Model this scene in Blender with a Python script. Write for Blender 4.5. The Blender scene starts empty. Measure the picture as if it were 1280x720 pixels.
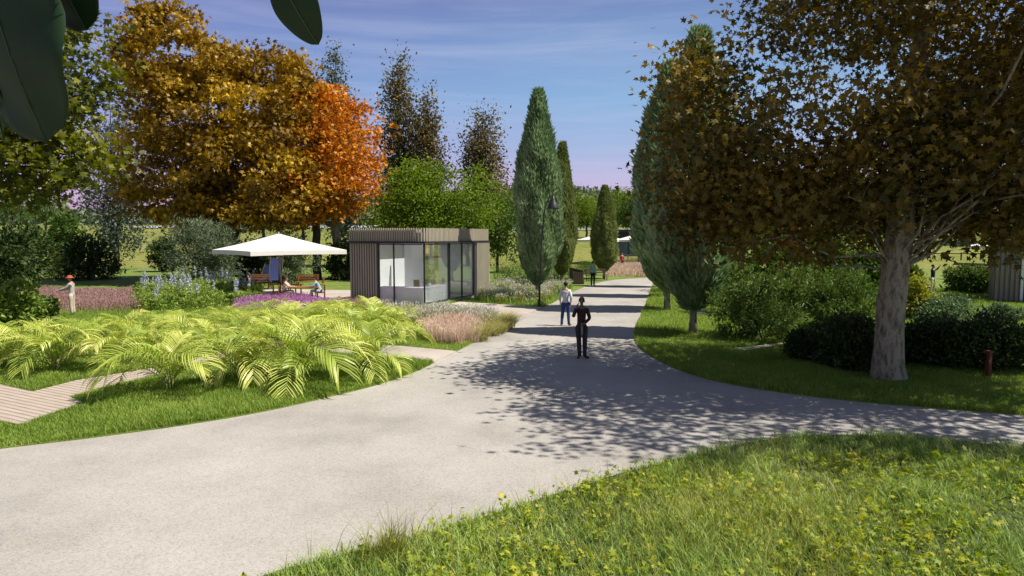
import bpy, math, random
import numpy as np
from mathutils import Vector, Matrix

SC = bpy.context.scene
COL = SC.collection
R = math.radians
rng = np.random.default_rng(7)
random.seed(7)

# ------------------------------------------------------------------ camera
H = 3.61
F = 853.0
PITCH = math.atan(66 / F)
cam = bpy.data.cameras.new('camera')
cam.sensor_width = 36.0
cam.lens = 36.0 * F / 1280.0
cam.clip_start = 0.05
cam.clip_end = 6000
camo = bpy.data.objects.new('camera', cam)
COL.objects.link(camo)
camo.location = (0, 0, H)
camo.rotation_euler = (R(90) - PITCH, 0, 0)
SC.camera = camo

# ------------------------------------------------------------------ sky, sun, exposure
SUN_AZ = (1.0, -0.17)
SUN_EL = R(57)
world = bpy.data.worlds.new('World')
SC.world = world
world.use_nodes = True
wt = world.node_tree
wn, wl = wt.nodes, wt.links
for n in list(wn):
    wn.remove(n)
wout = wn.new('ShaderNodeOutputWorld')
wbg = wn.new('ShaderNodeBackground')
wbg.inputs['Strength'].default_value = 0.072
sky = wn.new('ShaderNodeTexSky')
sky.sky_type = 'NISHITA'
sky.sun_disc = False
sky.sun_elevation = SUN_EL
sky.sun_rotation = math.atan2(SUN_AZ[0], SUN_AZ[1])
sky.air_density = 1.0
sky.dust_density = 0.6
sky.ozone_density = 2.0
wtc = wn.new('ShaderNodeTexCoord')
wsep = wn.new('ShaderNodeSeparateXYZ')
wl.new(wtc.outputs['Generated'], wsep.inputs[0])
# colour of the evening-tinted sky by height
wr = wn.new('ShaderNodeValToRGB')
cr = wr.color_ramp
cr.elements[0].position = 0.0
cr.elements[0].color = (6.4, 4.2, 7.0, 1)
cr.elements[1].position = 1.0
cr.elements[1].color = (0.7, 0.95, 1.6, 1)
for p, c in ((0.06, (6.6, 4.5, 7.8, 1)), (0.12, (4.1, 4.9, 8.0, 1)), (0.19, (2.7, 4.8, 7.9, 1)), (0.27, (2.1, 3.5, 6.6, 1)), (0.33, (1.8, 2.4, 5.2, 1)), (0.48, (0.9, 1.25, 2.1, 1))):
    e = cr.elements.new(p)
    e.color = c
wl.new(wsep.outputs['Z'], wr.inputs[0])
# violet towards the west (left)
wmr = wn.new('ShaderNodeMapRange')
wmr.inputs['From Min'].default_value = -0.75
wmr.inputs['From Max'].default_value = 0.1
wmr.inputs['To Min'].default_value = 1.0
wmr.inputs['To Max'].default_value = 0.0
wl.new(wsep.outputs['X'], wmr.inputs['Value'])
wmx = wn.new('ShaderNodeMix')
wmx.data_type = 'RGBA'
wmx.blend_type = 'MULTIPLY'
wl.new(wmr.outputs[0], wmx.inputs['Factor'])
wl.new(wr.outputs[0], wmx.inputs['A'])
wmx.inputs['B'].default_value = (1.0, 0.60, 0.86, 1)
# thin streaked cirrus
wmap = wn.new('ShaderNodeMapping')
wmap.inputs['Scale'].default_value = (1.2, 1.0, 15.0)
wmap.inputs['Rotation'].default_value = (0, R(3), 0)
wl.new(wtc.outputs['Generated'], wmap.inputs[0])
wno = wn.new('ShaderNodeTexNoise')
wno.inputs['Scale'].default_value = 2.4
wno.inputs['Detail'].default_value = 7
wno.inputs['Roughness'].default_value = 0.6
wno.inputs['Distortion'].default_value = 0.4
wl.new(wmap.outputs[0], wno.inputs['Vector'])
wmr2 = wn.new('ShaderNodeMapRange')
wmr2.inputs['From Min'].default_value = 0.42
wmr2.inputs['From Max'].default_value = 0.78
wmr2.inputs['To Max'].default_value = 0.46
wl.new(wno.outputs['Fac'], wmr2.inputs['Value'])
wmx2 = wn.new('ShaderNodeMix')
wmx2.data_type = 'RGBA'
wl.new(wmr2.outputs[0], wmx2.inputs['Factor'])
wl.new(wmx.outputs['Result'], wmx2.inputs['A'])
wmx2.inputs['B'].default_value = (6.2, 6.6, 9.0, 1)
wmx3 = wn.new('ShaderNodeMix')
wmx3.data_type = 'RGBA'
wmx3.inputs['Factor'].default_value = 0.72
wl.new(sky.outputs[0], wmx3.inputs['A'])
wl.new(wmx2.outputs['Result'], wmx3.inputs['B'])
wl.new(wmx3.outputs['Result'], wbg.inputs['Color'])
wl.new(wbg.outputs[0], wout.inputs['Surface'])

sd = bpy.data.lights.new('sun', 'SUN')
sd.energy = 4.9
sd.angle = R(0.5)
sd.color = (1.0, 0.94, 0.84)
so = bpy.data.objects.new('sun', sd)
COL.objects.link(so)
_a = Vector((SUN_AZ[0], SUN_AZ[1], 0)).normalized()
SUN_DIR = Vector((_a.x * math.cos(SUN_EL), _a.y * math.cos(SUN_EL), math.sin(SUN_EL)))
so.rotation_euler = SUN_DIR.to_track_quat('Z', 'Y').to_euler()
so.location = (20, -10, 40)
SC.view_settings.view_transform = 'Standard'
SC.view_settings.look = 'None'
SC.view_settings.gamma = 1
SC.view_settings.use_curve_mapping = False
SC.view_settings.exposure = 0.5
SC.render.engine = 'CYCLES'
SC.cycles.max_bounces = 8
SC.cycles.transparent_max_bounces = 12
SC.cycles.use_denoising = True


# ------------------------------------------------------------------ placing helpers
def G(px, py, z=0.0):
    """photo pixel (1280x720) to a point at height z"""
    c, s = math.cos(PITCH), math.sin(PITCH)
    u, v = (px - 640) / F, (360 - py) / F
    d = Vector((u, c + v * s, -s + v * c))
    t = (z - H) / d.z
    return Vector((d.x * t, d.y * t, z))


def zat(py, Y):
    """height of what shows at photo row py at distance Y"""
    c, s = math.cos(PITCH), math.sin(PITCH)
    v = (360 - py) / F
    return H + Y * (-s + v * c) / (c + v * s)


def xat(px, Y):
    return (px - 640) / F * Y


def lawn_poly(pts):
    return [G(*p).to_2d() for p in pts]


def chaikin(P, n=2):
    for _ in range(n):
        Q = []
        for i in range(len(P)):
            a, b = P[i], P[(i + 1) % len(P)]
            Q += [a * 0.75 + b * 0.25, a * 0.25 + b * 0.75]
        P = Q
    return P


# ------------------------------------------------------------------ materials
MATS = {}


def newmat(name):
    m = bpy.data.materials.new(name)
    m.use_nodes = True
    nt = m.node_tree
    for n in list(nt.nodes):
        nt.nodes.remove(n)
    out = nt.nodes.new('ShaderNodeOutputMaterial')
    return m, nt, out


def ramp(nt, stops):
    r = nt.nodes.new('ShaderNodeValToRGB')
    e = r.color_ramp.elements
    e[0].position = stops[0][0]
    e[0].color = (*stops[0][1], 1)
    e[1].position = stops[-1][0]
    e[1].color = (*stops[-1][1], 1)
    for p, c in stops[1:-1]:
        x = e.new(p)
        x.color = (*c, 1)
    return r


def noise(nt, scale, detail=4, rough=0.6, vec=None, coord='Object', sc=None):
    if vec is None:
        tc = nt.nodes.new('ShaderNodeTexCoord')
        vec = tc.outputs[coord]
    if sc:
        mp = nt.nodes.new('ShaderNodeMapping')
        mp.inputs['Scale'].default_value = sc
        nt.links.new(vec, mp.inputs[0])
        vec = mp.outputs[0]
    n = nt.nodes.new('ShaderNodeTexNoise')
    n.inputs['Scale'].default_value = scale
    n.inputs['Detail'].default_value = detail
    n.inputs['Roughness'].default_value = rough
    nt.links.new(vec, n.inputs['Vector'])
    return n


def leafmat(name, stops, trans=0.35, rough=0.5, nscale=0.5, nmix=0.5, spec=0.25, orand=0.0):
    """two-sided leaf: colour from a per-leaf random value mixed with slow noise"""
    m, nt, out = newmat(name)
    L = nt.links
    at = nt.nodes.new('ShaderNodeAttribute')
    at.attribute_name = 'rnd'
    no = noise(nt, nscale, 3, 0.6)
    mr = nt.nodes.new('ShaderNodeMapRange')
    mr.inputs['From Min'].default_value = 0.3
    mr.inputs['From Max'].default_value = 0.7
    L.new(no.outputs['Fac'], mr.inputs['Value'])
    mx = nt.nodes.new('ShaderNodeMix')
    mx.inputs['Factor'].default_value = nmix
    L.new(at.outputs['Fac'], mx.inputs['A'])
    L.new(mr.outputs[0], mx.inputs['B'])
    r = ramp(nt, stops)
    fac = mx.outputs['Result']
    if orand:
        oi = nt.nodes.new('ShaderNodeObjectInfo')
        m2 = nt.nodes.new('ShaderNodeMix')
        m2.inputs['Factor'].default_value = orand
        L.new(fac, m2.inputs['A'])
        L.new(oi.outputs['Random'], m2.inputs['B'])
        fac = m2.outputs['Result']
    L.new(fac, r.inputs[0])
    p = nt.nodes.new('ShaderNodeBsdfPrincipled')
    p.inputs['Roughness'].default_value = rough
    p.inputs['Specular IOR Level'].default_value = spec
    L.new(r.outputs[0], p.inputs['Base Color'])
    t = nt.nodes.new('ShaderNodeBsdfTranslucent')
    hs = nt.nodes.new('ShaderNodeHueSaturation')
    hs.inputs['Saturation'].default_value = 1.15
    hs.inputs['Value'].default_value = 1.5
    L.new(r.outputs[0], hs.inputs['Color'])
    L.new(hs.outputs[0], t.inputs['Color'])
    ms = nt.nodes.new('ShaderNodeMixShader')
    ms.inputs[0].default_value = trans
    L.new(p.outputs[0], ms.inputs[1])
    L.new(t.outputs[0], ms.inputs[2])
    L.new(ms.outputs[0], out.inputs['Surface'])
    return m


def solid(name, stops, scale=6, rough=0.7, bump=0.0, bscale=40, metal=0.0, spec=0.4, sc=None, detail=5):
    m, nt, out = newmat(name)
    L = nt.links
    no = noise(nt, scale, detail, 0.65, sc=sc)
    if len(stops) == 1:
        stops = [stops[0], stops[0]]
    if isinstance(stops[0][1], (tuple, list)):
        st = stops
    else:
        k = len(stops)
        st = [(0.3 + 0.4 * i / (k - 1), c) for i, c in enumerate(stops)]
    r = ramp(nt, st)
    L.new(no.outputs['Fac'], r.inputs[0])
    p = nt.nodes.new('ShaderNodeBsdfPrincipled')
    p.inputs['Roughness'].default_value = rough
    p.inputs['Metallic'].default_value = metal
    p.inputs['Specular IOR Level'].default_value = spec
    L.new(r.outputs[0], p.inputs['Base Color'])
    if bump:
        n2 = noise(nt, bscale, 4, 0.6, sc=sc)
        b = nt.nodes.new('ShaderNodeBump')
        b.inputs['Strength'].default_value = bump
        b.inputs['Distance'].default_value = 0.02
        L.new(n2.outputs['Fac'], b.inputs['Height'])
        L.new(b.outputs[0], p.inputs['Normal'])
    L.new(p.outputs[0], out.inputs['Surface'])
    return m


def c2(a, f=0.8):
    return [tuple(x * f for x in a), a]


M = {}
# foliage
M['maple_gold'] = leafmat('maple_gold', [(0.0, (0.06, 0.036, 0.007)), (0.3, (0.15, 0.085, 0.009)), (0.6, (0.36, 0.22, 0.014)), (0.85, (0.64, 0.43, 0.03)), (1.0, (0.30, 0.26, 0.03))], 0.17, 0.45, 0.25, 0.5)
M['maple_orange'] = leafmat('maple_orange', [(0.0, (0.20, 0.065, 0.008)), (0.35, (0.44, 0.15, 0.012)), (0.7, (0.70, 0.28, 0.02)), (1.0, (0.76, 0.42, 0.05))], 0.2, 0.45, 0.3, 0.45)
M['maple_green'] = leafmat('maple_green', [(0.0, (0.025, 0.034, 0.008)), (0.4, (0.06, 0.075, 0.012)), (0.65, (0.17, 0.18, 0.016)), (0.88, (0.40, 0.36, 0.02)), (1.0, (0.16, 0.09, 0.02))], 0.3, 0.45, 0.35, 0.4)
M['maple_brown'] = leafmat('maple_brown', [(0.0, (0.035, 0.045, 0.012)), (0.25, (0.065, 0.068, 0.015)), (0.45, (0.11, 0.085, 0.016)), (0.7, (0.20, 0.135, 0.018)), (0.9, (0.36, 0.26, 0.03)), (1.0, (0.14, 0.15, 0.022))], 0.22, 0.45, 0.3, 0.4)
M['poplar_leaf'] = leafmat('poplar_leaf', [(0.0, (0.05, 0.065, 0.03)), (0.4, (0.11, 0.11, 0.045)), (0.75, (0.22, 0.14, 0.05)), (1.0, (0.34, 0.32, 0.18))], 0.2, 0.5, 0.25, 0.4)
M['poplar_grey'] = leafmat('poplar_grey', [(0.0, (0.04, 0.06, 0.04)), (0.5, (0.10, 0.125, 0.09)), (1.0, (0.26, 0.30, 0.25))], 0.2, 0.5, 0.4, 0.3)
M['bright_leaf'] = leafmat('bright_leaf', [(0.0, (0.06, 0.10, 0.012)), (0.5, (0.14, 0.21, 0.020)), (1.0, (0.30, 0.38, 0.04))], 0.4, 0.5, 0.5, 0.4)
M['mid_leaf'] = leafmat('mid_leaf', [(0.0, (0.035, 0.07, 0.012)), (0.5, (0.08, 0.14, 0.022)), (1.0, (0.17, 0.23, 0.04))], 0.3, 0.5, 0.3, 0.4)
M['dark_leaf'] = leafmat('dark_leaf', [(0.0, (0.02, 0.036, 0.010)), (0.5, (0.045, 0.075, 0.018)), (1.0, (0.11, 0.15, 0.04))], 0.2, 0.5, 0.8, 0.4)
M['olive_leaf'] = leafmat('olive_leaf', [(0.0, (0.06, 0.085, 0.045)), (0.5, (0.13, 0.17, 0.09)), (1.0, (0.26, 0.30, 0.17))], 0.2, 0.5, 0.8, 0.4)
M['laurel_leaf'] = leafmat('laurel_leaf', [(0.0, (0.035, 0.07, 0.016)), (0.5, (0.10, 0.16, 0.03)), (1.0, (0.24, 0.30, 0.08))], 0.25, 0.55, 1.0, 0.4, 0.25)
M['pale_leaf'] = leafmat('pale_leaf', [(0.0, (0.05, 0.09, 0.04)), (0.5, (0.11, 0.17, 0.07)), (1.0, (0.28, 0.34, 0.19))], 0.25, 0.5, 1.0, 0.4)
M['yellow_leaf'] = leafmat('yellow_leaf', [(0.0, (0.14, 0.18, 0.03)), (0.5, (0.30, 0.30, 0.05)), (1.0, (0.48, 0.42, 0.06))], 0.35, 0.5, 0.8, 0.4)
M['cypress_leaf'] = leafmat('cypress_leaf', [(0.0, (0.085, 0.14, 0.070)), (0.45, (0.20, 0.295, 0.14)), (1.0, (0.42, 0.52, 0.30))], 0.3, 0.55, 1.3, 0.45)
M['cypress_warm'] = leafmat('cypress_warm', [(0.0, (0.08, 0.11, 0.035)), (0.45, (0.18, 0.22, 0.07)), (1.0, (0.36, 0.39, 0.17))], 0.3, 0.55, 1.3, 0.45)
M['palm_leaf'] = leafmat('palm_leaf', [(0.0, (0.07, 0.14, 0.02)), (0.3, (0.20, 0.30, 0.04)), (0.6, (0.46, 0.52, 0.09)), (0.9, (0.70, 0.68, 0.22)), (1.0, (0.50, 0.34, 0.10))], 0.24, 0.4, 0.9, 0.3, 0.4, 0.38)
M['palm_stem'] = solid('palm_stem', [(0.16, 0.22, 0.05), (0.30, 0.30, 0.09)], 12, 0.5)
M['lawn'] = leafmat('lawn', [(0.0, (0.05, 0.11, 0.016)), (0.35, (0.18, 0.29, 0.05)), (0.7, (0.36, 0.47, 0.11)), (1.0, (0.62, 0.62, 0.28))], 0.22, 0.5, 0.5, 0.4)
M['lawn_lush'] = leafmat('lawn_lush', [(0.0, (0.09, 0.16, 0.02)), (0.5, (0.21, 0.31, 0.045)), (1.0, (0.42, 0.48, 0.11))], 0.3, 0.5, 0.6, 0.4)
M['weed'] = leafmat('weed', [(0.0, (0.12, 0.20, 0.02)), (0.45, (0.25, 0.33, 0.03)), (0.8, (0.45, 0.45, 0.05)), (0.93, (0.62, 0.52, 0.05)), (1.0, (0.38, 0.17, 0.04))], 0.35, 0.5, 2.0, 0.3)
M['dry_grass'] = leafmat('dry_grass', [(0.0, (0.16, 0.17, 0.04)), (0.5, (0.34, 0.32, 0.10)), (1.0, (0.55, 0.50, 0.24))], 0.3, 0.6, 1.5, 0.3)
M['wild_grass'] = leafmat('wild_grass', [(0.0, (0.09, 0.11, 0.015)), (0.5, (0.24, 0.25, 0.04)), (0.85, (0.42, 0.38, 0.10)), (1.0, (0.66, 0.58, 0.30))], 0.3, 0.6, 1.5, 0.3)
M['pink_grass'] = leafmat('pink_grass', [(0.0, (0.46, 0.34, 0.20)), (0.5, (0.66, 0.52, 0.43)), (1.0, (0.80, 0.68, 0.60))], 0.3, 0.7, 1.5, 0.3)
M['heather'] = leafmat('heather', [(0.0, (0.26, 0.13, 0.12)), (0.5, (0.42, 0.25, 0.24)), (1.0, (0.58, 0.42, 0.37))], 0.2, 0.7, 1.5, 0.3)
M['lavender'] = leafmat('lavender', [(0.0, (0.30, 0.13, 0.36)), (0.5, (0.52, 0.22, 0.48)), (1.0, (0.66, 0.40, 0.56))], 0.25, 0.7, 0.5, 0.5)
M['delphinium'] = leafmat('delphinium', [(0.0, (0.30, 0.34, 0.50)), (0.5, (0.48, 0.51, 0.62)), (1.0, (0.66, 0.68, 0.72))], 0.2, 0.6, 3, 0.3)
M['perennial'] = leafmat('perennial', [(0.0, (0.10, 0.17, 0.03)), (0.5, (0.23, 0.32, 0.06)), (1.0, (0.44, 0.50, 0.15))], 0.3, 0.5, 1.2, 0.4)
M['white_flower'] = leafmat('white_flower', [(0.0, (0.45, 0.42, 0.38)), (1.0, (0.75, 0.72, 0.66))], 0.2, 0.6, 2, 0.2)
M['yellow_flower'] = leafmat('yellow_flower', [(0.0, (0.75, 0.55, 0.02)), (1.0, (0.85, 0.75, 0.05))], 0.3, 0.6, 2, 0.2)
M['red_leaf'] = leafmat('red_leaf', [(0.0, (0.45, 0.02, 0.02)), (0.7, (0.75, 0.06, 0.03)), (1.0, (0.8, 0.4, 0.04))], 0.4, 0.5, 2, 0.2)
M['hanging_leaf'] = leafmat('hanging_leaf', [(0.0, (0.010, 0.030, 0.008)), (1.0, (0.016, 0.042, 0.012))], 0.12, 0.55, 9, 0.4, 0.25)  # shade on the near leaves is put into this very dark green
M['midrib'] = solid('midrib', [(0.04, 0.075, 0.03), (0.055, 0.09, 0.04)], 20, 0.5)
M['bark'] = solid('bark', [(0.05, 0.047, 0.03), (0.18, 0.165, 0.11), (0.34, 0.315, 0.22), (0.21, 0.195, 0.13)], 9, 0.92, 1.0, 16, sc=(1, 1, 0.4), detail=9)
for _n in M['bark'].node_tree.nodes:
    if _n.type == 'BUMP':
        _n.inputs['Distance'].default_value = 0.06
M['bark_dark'] = solid('bark_dark', [(0.035, 0.028, 0.022), (0.08, 0.065, 0.05)], 5, 0.9, 0.6, 14, sc=(1, 1, 0.3))
M['bark_pale'] = solid('bark_pale', [(0.16, 0.14, 0.115), (0.34, 0.31, 0.26)], 4, 0.85, 0.5, 10, sc=(1, 1, 0.3))
# setting
M['soil'] = solid('soil', [(0.035, 0.045, 0.014), (0.07, 0.085, 0.025)], 2.0, 0.95, 0.5, 20)
M['turf'] = solid('turf', [(0.07, 0.12, 0.016), (0.14, 0.20, 0.030), (0.19, 0.23, 0.045)], 0.9, 0.95, 1.0, 30)
M['wood_deck'] = None
M['white_cloth'] = solid('white_cloth', [(0.72, 0.70, 0.64), (0.80, 0.78, 0.72)], 2, 0.85)
M['grey_metal'] = solid('grey_metal', [(0.24, 0.24, 0.25), (0.32, 0.32, 0.33)], 9, 0.4, metal=0.6)
M['dark_metal'] = solid('dark_metal', [(0.03, 0.03, 0.034), (0.05, 0.05, 0.055)], 8, 0.45, metal=0.3)
M['slat'] = solid('slat', [(0.35, 0.315, 0.235), (0.48, 0.43, 0.33)], 3, 0.75, 0.2, 30, sc=(4, 4, 0.4))
M['slat_brown'] = solid('slat_brown', [(0.20, 0.165, 0.13), (0.30, 0.25, 0.20)], 3, 0.75, 0.2, 30, sc=(4, 4, 0.4))
M['white_paint'] = solid('white_paint', [(0.74, 0.74, 0.74), (0.80, 0.80, 0.80)], 1.5, 0.5)
M['grey_wall'] = solid('grey_wall', [(0.20, 0.20, 0.21), (0.25, 0.25, 0.26)], 1.5, 0.7)
M['pale_floor'] = solid('pale_floor', [(0.60, 0.59, 0.57), (0.68, 0.67, 0.65)], 2, 0.5)
M['gold_wood'] = solid('gold_wood', [(0.42, 0.30, 0.12), (0.55, 0.42, 0.20)], 3, 0.5, sc=(1, 1, 6))
M['orange_wood'] = solid('orange_wood', [(0.24, 0.10, 0.03), (0.36, 0.16, 0.045)], 4, 0.55, sc=(6, 1, 1))
M['navy'] = solid('navy', [(0.012, 0.02, 0.075), (0.02, 0.033, 0.11)], 4, 0.8)
M['stone'] = solid('stone', [(0.22, 0.20, 0.16), (0.40, 0.37, 0.30)], 3, 0.9, 0.7, 12)
M['dark_wood'] = solid('dark_wood', [(0.035, 0.022, 0.015), (0.075, 0.05, 0.035)], 4, 0.7, 0.3, 30, sc=(5, 5, 0.5))
M['skin'] = solid('skin', [(0.44, 0.26, 0.18), (0.52, 0.32, 0.23)], 4, 0.55)
M['skin_dark'] = solid('skin_dark', [(0.13, 0.075, 0.05), (0.17, 0.10, 0.07)], 4, 0.55)
M['eye_dark'] = solid('eye_dark', [(0.01, 0.01, 0.01), (0.02, 0.015, 0.01)], 4, 0.2)


def cloth(name, c):
    if name not in M:
        M[name] = solid(name, c2(c, 0.75), 9, 0.9, 0.3, 25)
    return M[name]


def concrete(name, base, warm, aniso=True):
    m, nt, out = newmat(name)
    L = nt.links
    big = noise(nt, 0.35, 5, 0.6)
    fine = noise(nt, 38, 5, 0.75)
    speck = noise(nt, 120, 2, 0.6)
    r1 = ramp(nt, [(0.30, tuple(x * 0.76 for x in base)), (0.50, base), (0.70, warm)])
    L.new(big.outputs['Fac'], r1.inputs[0])
    r2 = ramp(nt, [(0.32, (0.50, 0.50, 0.50)), (0.5, (1, 1, 1)), (0.68, (1.22, 1.22, 1.22))])
    L.new(fine.outputs['Fac'], r2.inputs[0])
    mx = nt.nodes.new('ShaderNodeMix')
    mx.data_type = 'RGBA'
    mx.blend_type = 'MULTIPLY'
    mx.inputs['Factor'].default_value = 0.75
    L.new(r1.outputs[0], mx.inputs['A'])
    L.new(r2.outputs[0], mx.inputs['B'])
    r3 = ramp(nt, [(0.30, (0.55, 0.53, 0.50)), (0.42, (1, 1, 1)), (1.0, (1, 1, 1))])
    L.new(speck.outputs['Fac'], r3.inputs[0])
    mx2 = nt.nodes.new('ShaderNodeMix')
    mx2.data_type = 'RGBA'
    mx2.blend_type = 'MULTIPLY'
    mx2.inputs['Factor'].default_value = 0.8
    L.new(mx.outputs['Result'], mx2.inputs['A'])
    L.new(r3.outputs[0], mx2.inputs['B'])
    p = nt.nodes.new('ShaderNodeBsdfPrincipled')
    p.inputs['Roughness'].default_value = 0.85
    p.inputs['Specular IOR Level'].default_value = 0.25
    L.new(mx2.outputs['Result'], p.inputs['Base Color'])
    b = nt.nodes.new('ShaderNodeBump')
    b.inputs['Strength'].default_value = 0.5
    b.inputs['Distance'].default_value = 0.01
    L.new(fine.outputs['Fac'], b.inputs['Height'])
    L.new(b.outputs[0], p.inputs['Normal'])
    L.new(p.outputs[0], out.inputs['Surface'])
    return m


M['road'] = concrete('road', (0.385, 0.36, 0.325), (0.44, 0.415, 0.38))
M['pavement'] = concrete('pavement', (0.46, 0.40, 0.35), (0.52, 0.46, 0.41))


def deckmat():
    m, nt, out = newmat('wood_deck')
    L = nt.links
    tc = nt.nodes.new('ShaderNodeTexCoord')
    mp = nt.nodes.new('ShaderNodeMapping')
    mp.inputs['Rotation'].default_value = (0, 0, R(-62))
    L.new(tc.outputs['Object'], mp.inputs[0])
    w = nt.nodes.new('ShaderNodeTexWave')
    w.wave_type = 'BANDS'
    w.bands_direction = 'X'
    w.inputs['Scale'].default_value = 2.1
    w.inputs['Distortion'].default_value = 0.0
    L.new(mp.outputs[0], w.inputs['Vector'])
    r = ramp(nt, [(0.0, (0.07, 0.055, 0.045)), (0.05, (0.40, 0.33, 0.27)), (1.0, (0.46, 0.39, 0.33))])
    L.new(w.outputs['Fac'], r.inputs[0])
    no = noise(nt, 3, 6, 0.7, vec=mp.outputs[0], sc=(6, 0.6, 1))
    r2 = ramp(nt, [(0.3, (0.75, 0.74, 0.72)), (0.7, (1.1, 1.08, 1.05))])
    L.new(no.outputs['Fac'], r2.inputs[0])
    mx = nt.nodes.new('ShaderNodeMix')
    mx.data_type = 'RGBA'
    mx.blend_type = 'MULTIPLY'
    mx.inputs['Factor'].default_value = 1
    L.new(r.outputs[0], mx.inputs['A'])
    L.new(r2.outputs[0], mx.inputs['B'])
    p = nt.nodes.new('ShaderNodeBsdfPrincipled')
    p.inputs['Roughness'].default_value = 0.8
    L.new(mx.outputs['Result'], p.inputs['Base Color'])
    L.new(p.outputs[0], out.inputs['Surface'])
    return m


M['wood_deck'] = deckmat()


def groundmat():
    """meadow grass with bare olive patches, one sheet to the horizon"""
    m, nt, out = newmat('meadow_ground')
    L = nt.links
    big = noise(nt, 0.03, 6, 0.6)
    mid = noise(nt, 0.6, 6, 0.7)
    r = ramp(nt, [(0.3, (0.12, 0.15, 0.035)), (0.5, (0.21, 0.225, 0.06)), (0.7, (0.29, 0.28, 0.10))])
    L.new(big.outputs['Fac'], r.inputs[0])
    r2 = ramp(nt, [(0.3, (0.6, 0.66, 0.55)), (0.7, (1.15, 1.12, 1.05))])
    L.new(mid.outputs['Fac'], r2.inputs[0])
    mx = nt.nodes.new('ShaderNodeMix')
    mx.data_type = 'RGBA'
    mx.blend_type = 'MULTIPLY'
    mx.inputs['Factor'].default_value = 1
    L.new(r.outputs[0], mx.inputs['A'])
    L.new(r2.outputs[0], mx.inputs['B'])
    p = nt.nodes.new('ShaderNodeBsdfPrincipled')
    p.inputs['Roughness'].default_value = 0.95
    p.inputs['Specular IOR Level'].default_value = 0.1
    L.new(mx.outputs['Result'], p.inputs['Base Color'])
    n3 = noise(nt, 3.0, 5, 0.7)
    b = nt.nodes.new('ShaderNodeBump')
    b.inputs['Strength'].default_value = 0.8
    b.inputs['Distance'].default_value = 0.2
    L.new(n3.outputs['Fac'], b.inputs['Height'])
    L.new(b.outputs[0], p.inputs['Normal'])
    L.new(p.outputs[0], out.inputs['Surface'])
    return m


M['meadow_ground'] = groundmat()


def glassmat(name='glass', tint=(0.86, 0.90, 0.92), refl=0.16):
    m, nt, out = newmat(name)
    L = nt.links
    t = nt.nodes.new('ShaderNodeBsdfTransparent')
    t.inputs[0].default_value = (*tint, 1)
    g = nt.nodes.new('ShaderNodeBsdfGlossy')
    g.inputs['Roughness'].default_value = 0.02
    g.inputs['Color'].default_value = (0.95, 0.97, 1, 1)
    lw = nt.nodes.new('ShaderNodeLayerWeight')
    lw.inputs['Blend'].default_value = 0.15
    mr = nt.nodes.new('ShaderNodeMapRange')
    mr.inputs['To Min'].default_value = refl
    mr.inputs['To Max'].default_value = 0.55
    L.new(lw.outputs['Fresnel'], mr.inputs['Value'])
    ms = nt.nodes.new('ShaderNodeMixShader')
    L.new(mr.outputs[0], ms.inputs[0])
    L.new(t.outputs[0], ms.inputs[1])
    L.new(g.outputs[0], ms.inputs[2])
    L.new(ms.outputs[0], out.inputs['Surface'])
    return m


M['glass'] = glassmat(tint=(0.97, 0.985, 0.99), refl=0.06)


# ------------------------------------------------------------------ objects
def tag(o, label=None, cat=None, group=None, kind=None):
    if label:
        o['label'] = label
    if cat:
        o['category'] = cat
    if group:
        o['group'] = group
    if kind:
        o['kind'] = kind
    return o


def empty(name, loc, rz=0.0, label=None, cat=None, group=None, kind=None):
    o = bpy.data.objects.new(name, None)
    o.empty_display_size = 0.3
    COL.objects.link(o)
    o.location = loc
    o.rotation_euler = (0, 0, rz)
    return tag(o, label, cat, group, kind)


def link(name, me, parent=None):
    o = bpy.data.objects.new(name, me)
    COL.objects.link(o)
    if parent is not None:
        o.parent = parent
    return o


def copy_tree(o, parent=None):
    c = o.copy()
    COL.objects.link(c)
    if parent is not None:
        c.parent = parent
    for ch in list(o.children):
        copy_tree(ch, c)
    return c


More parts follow.
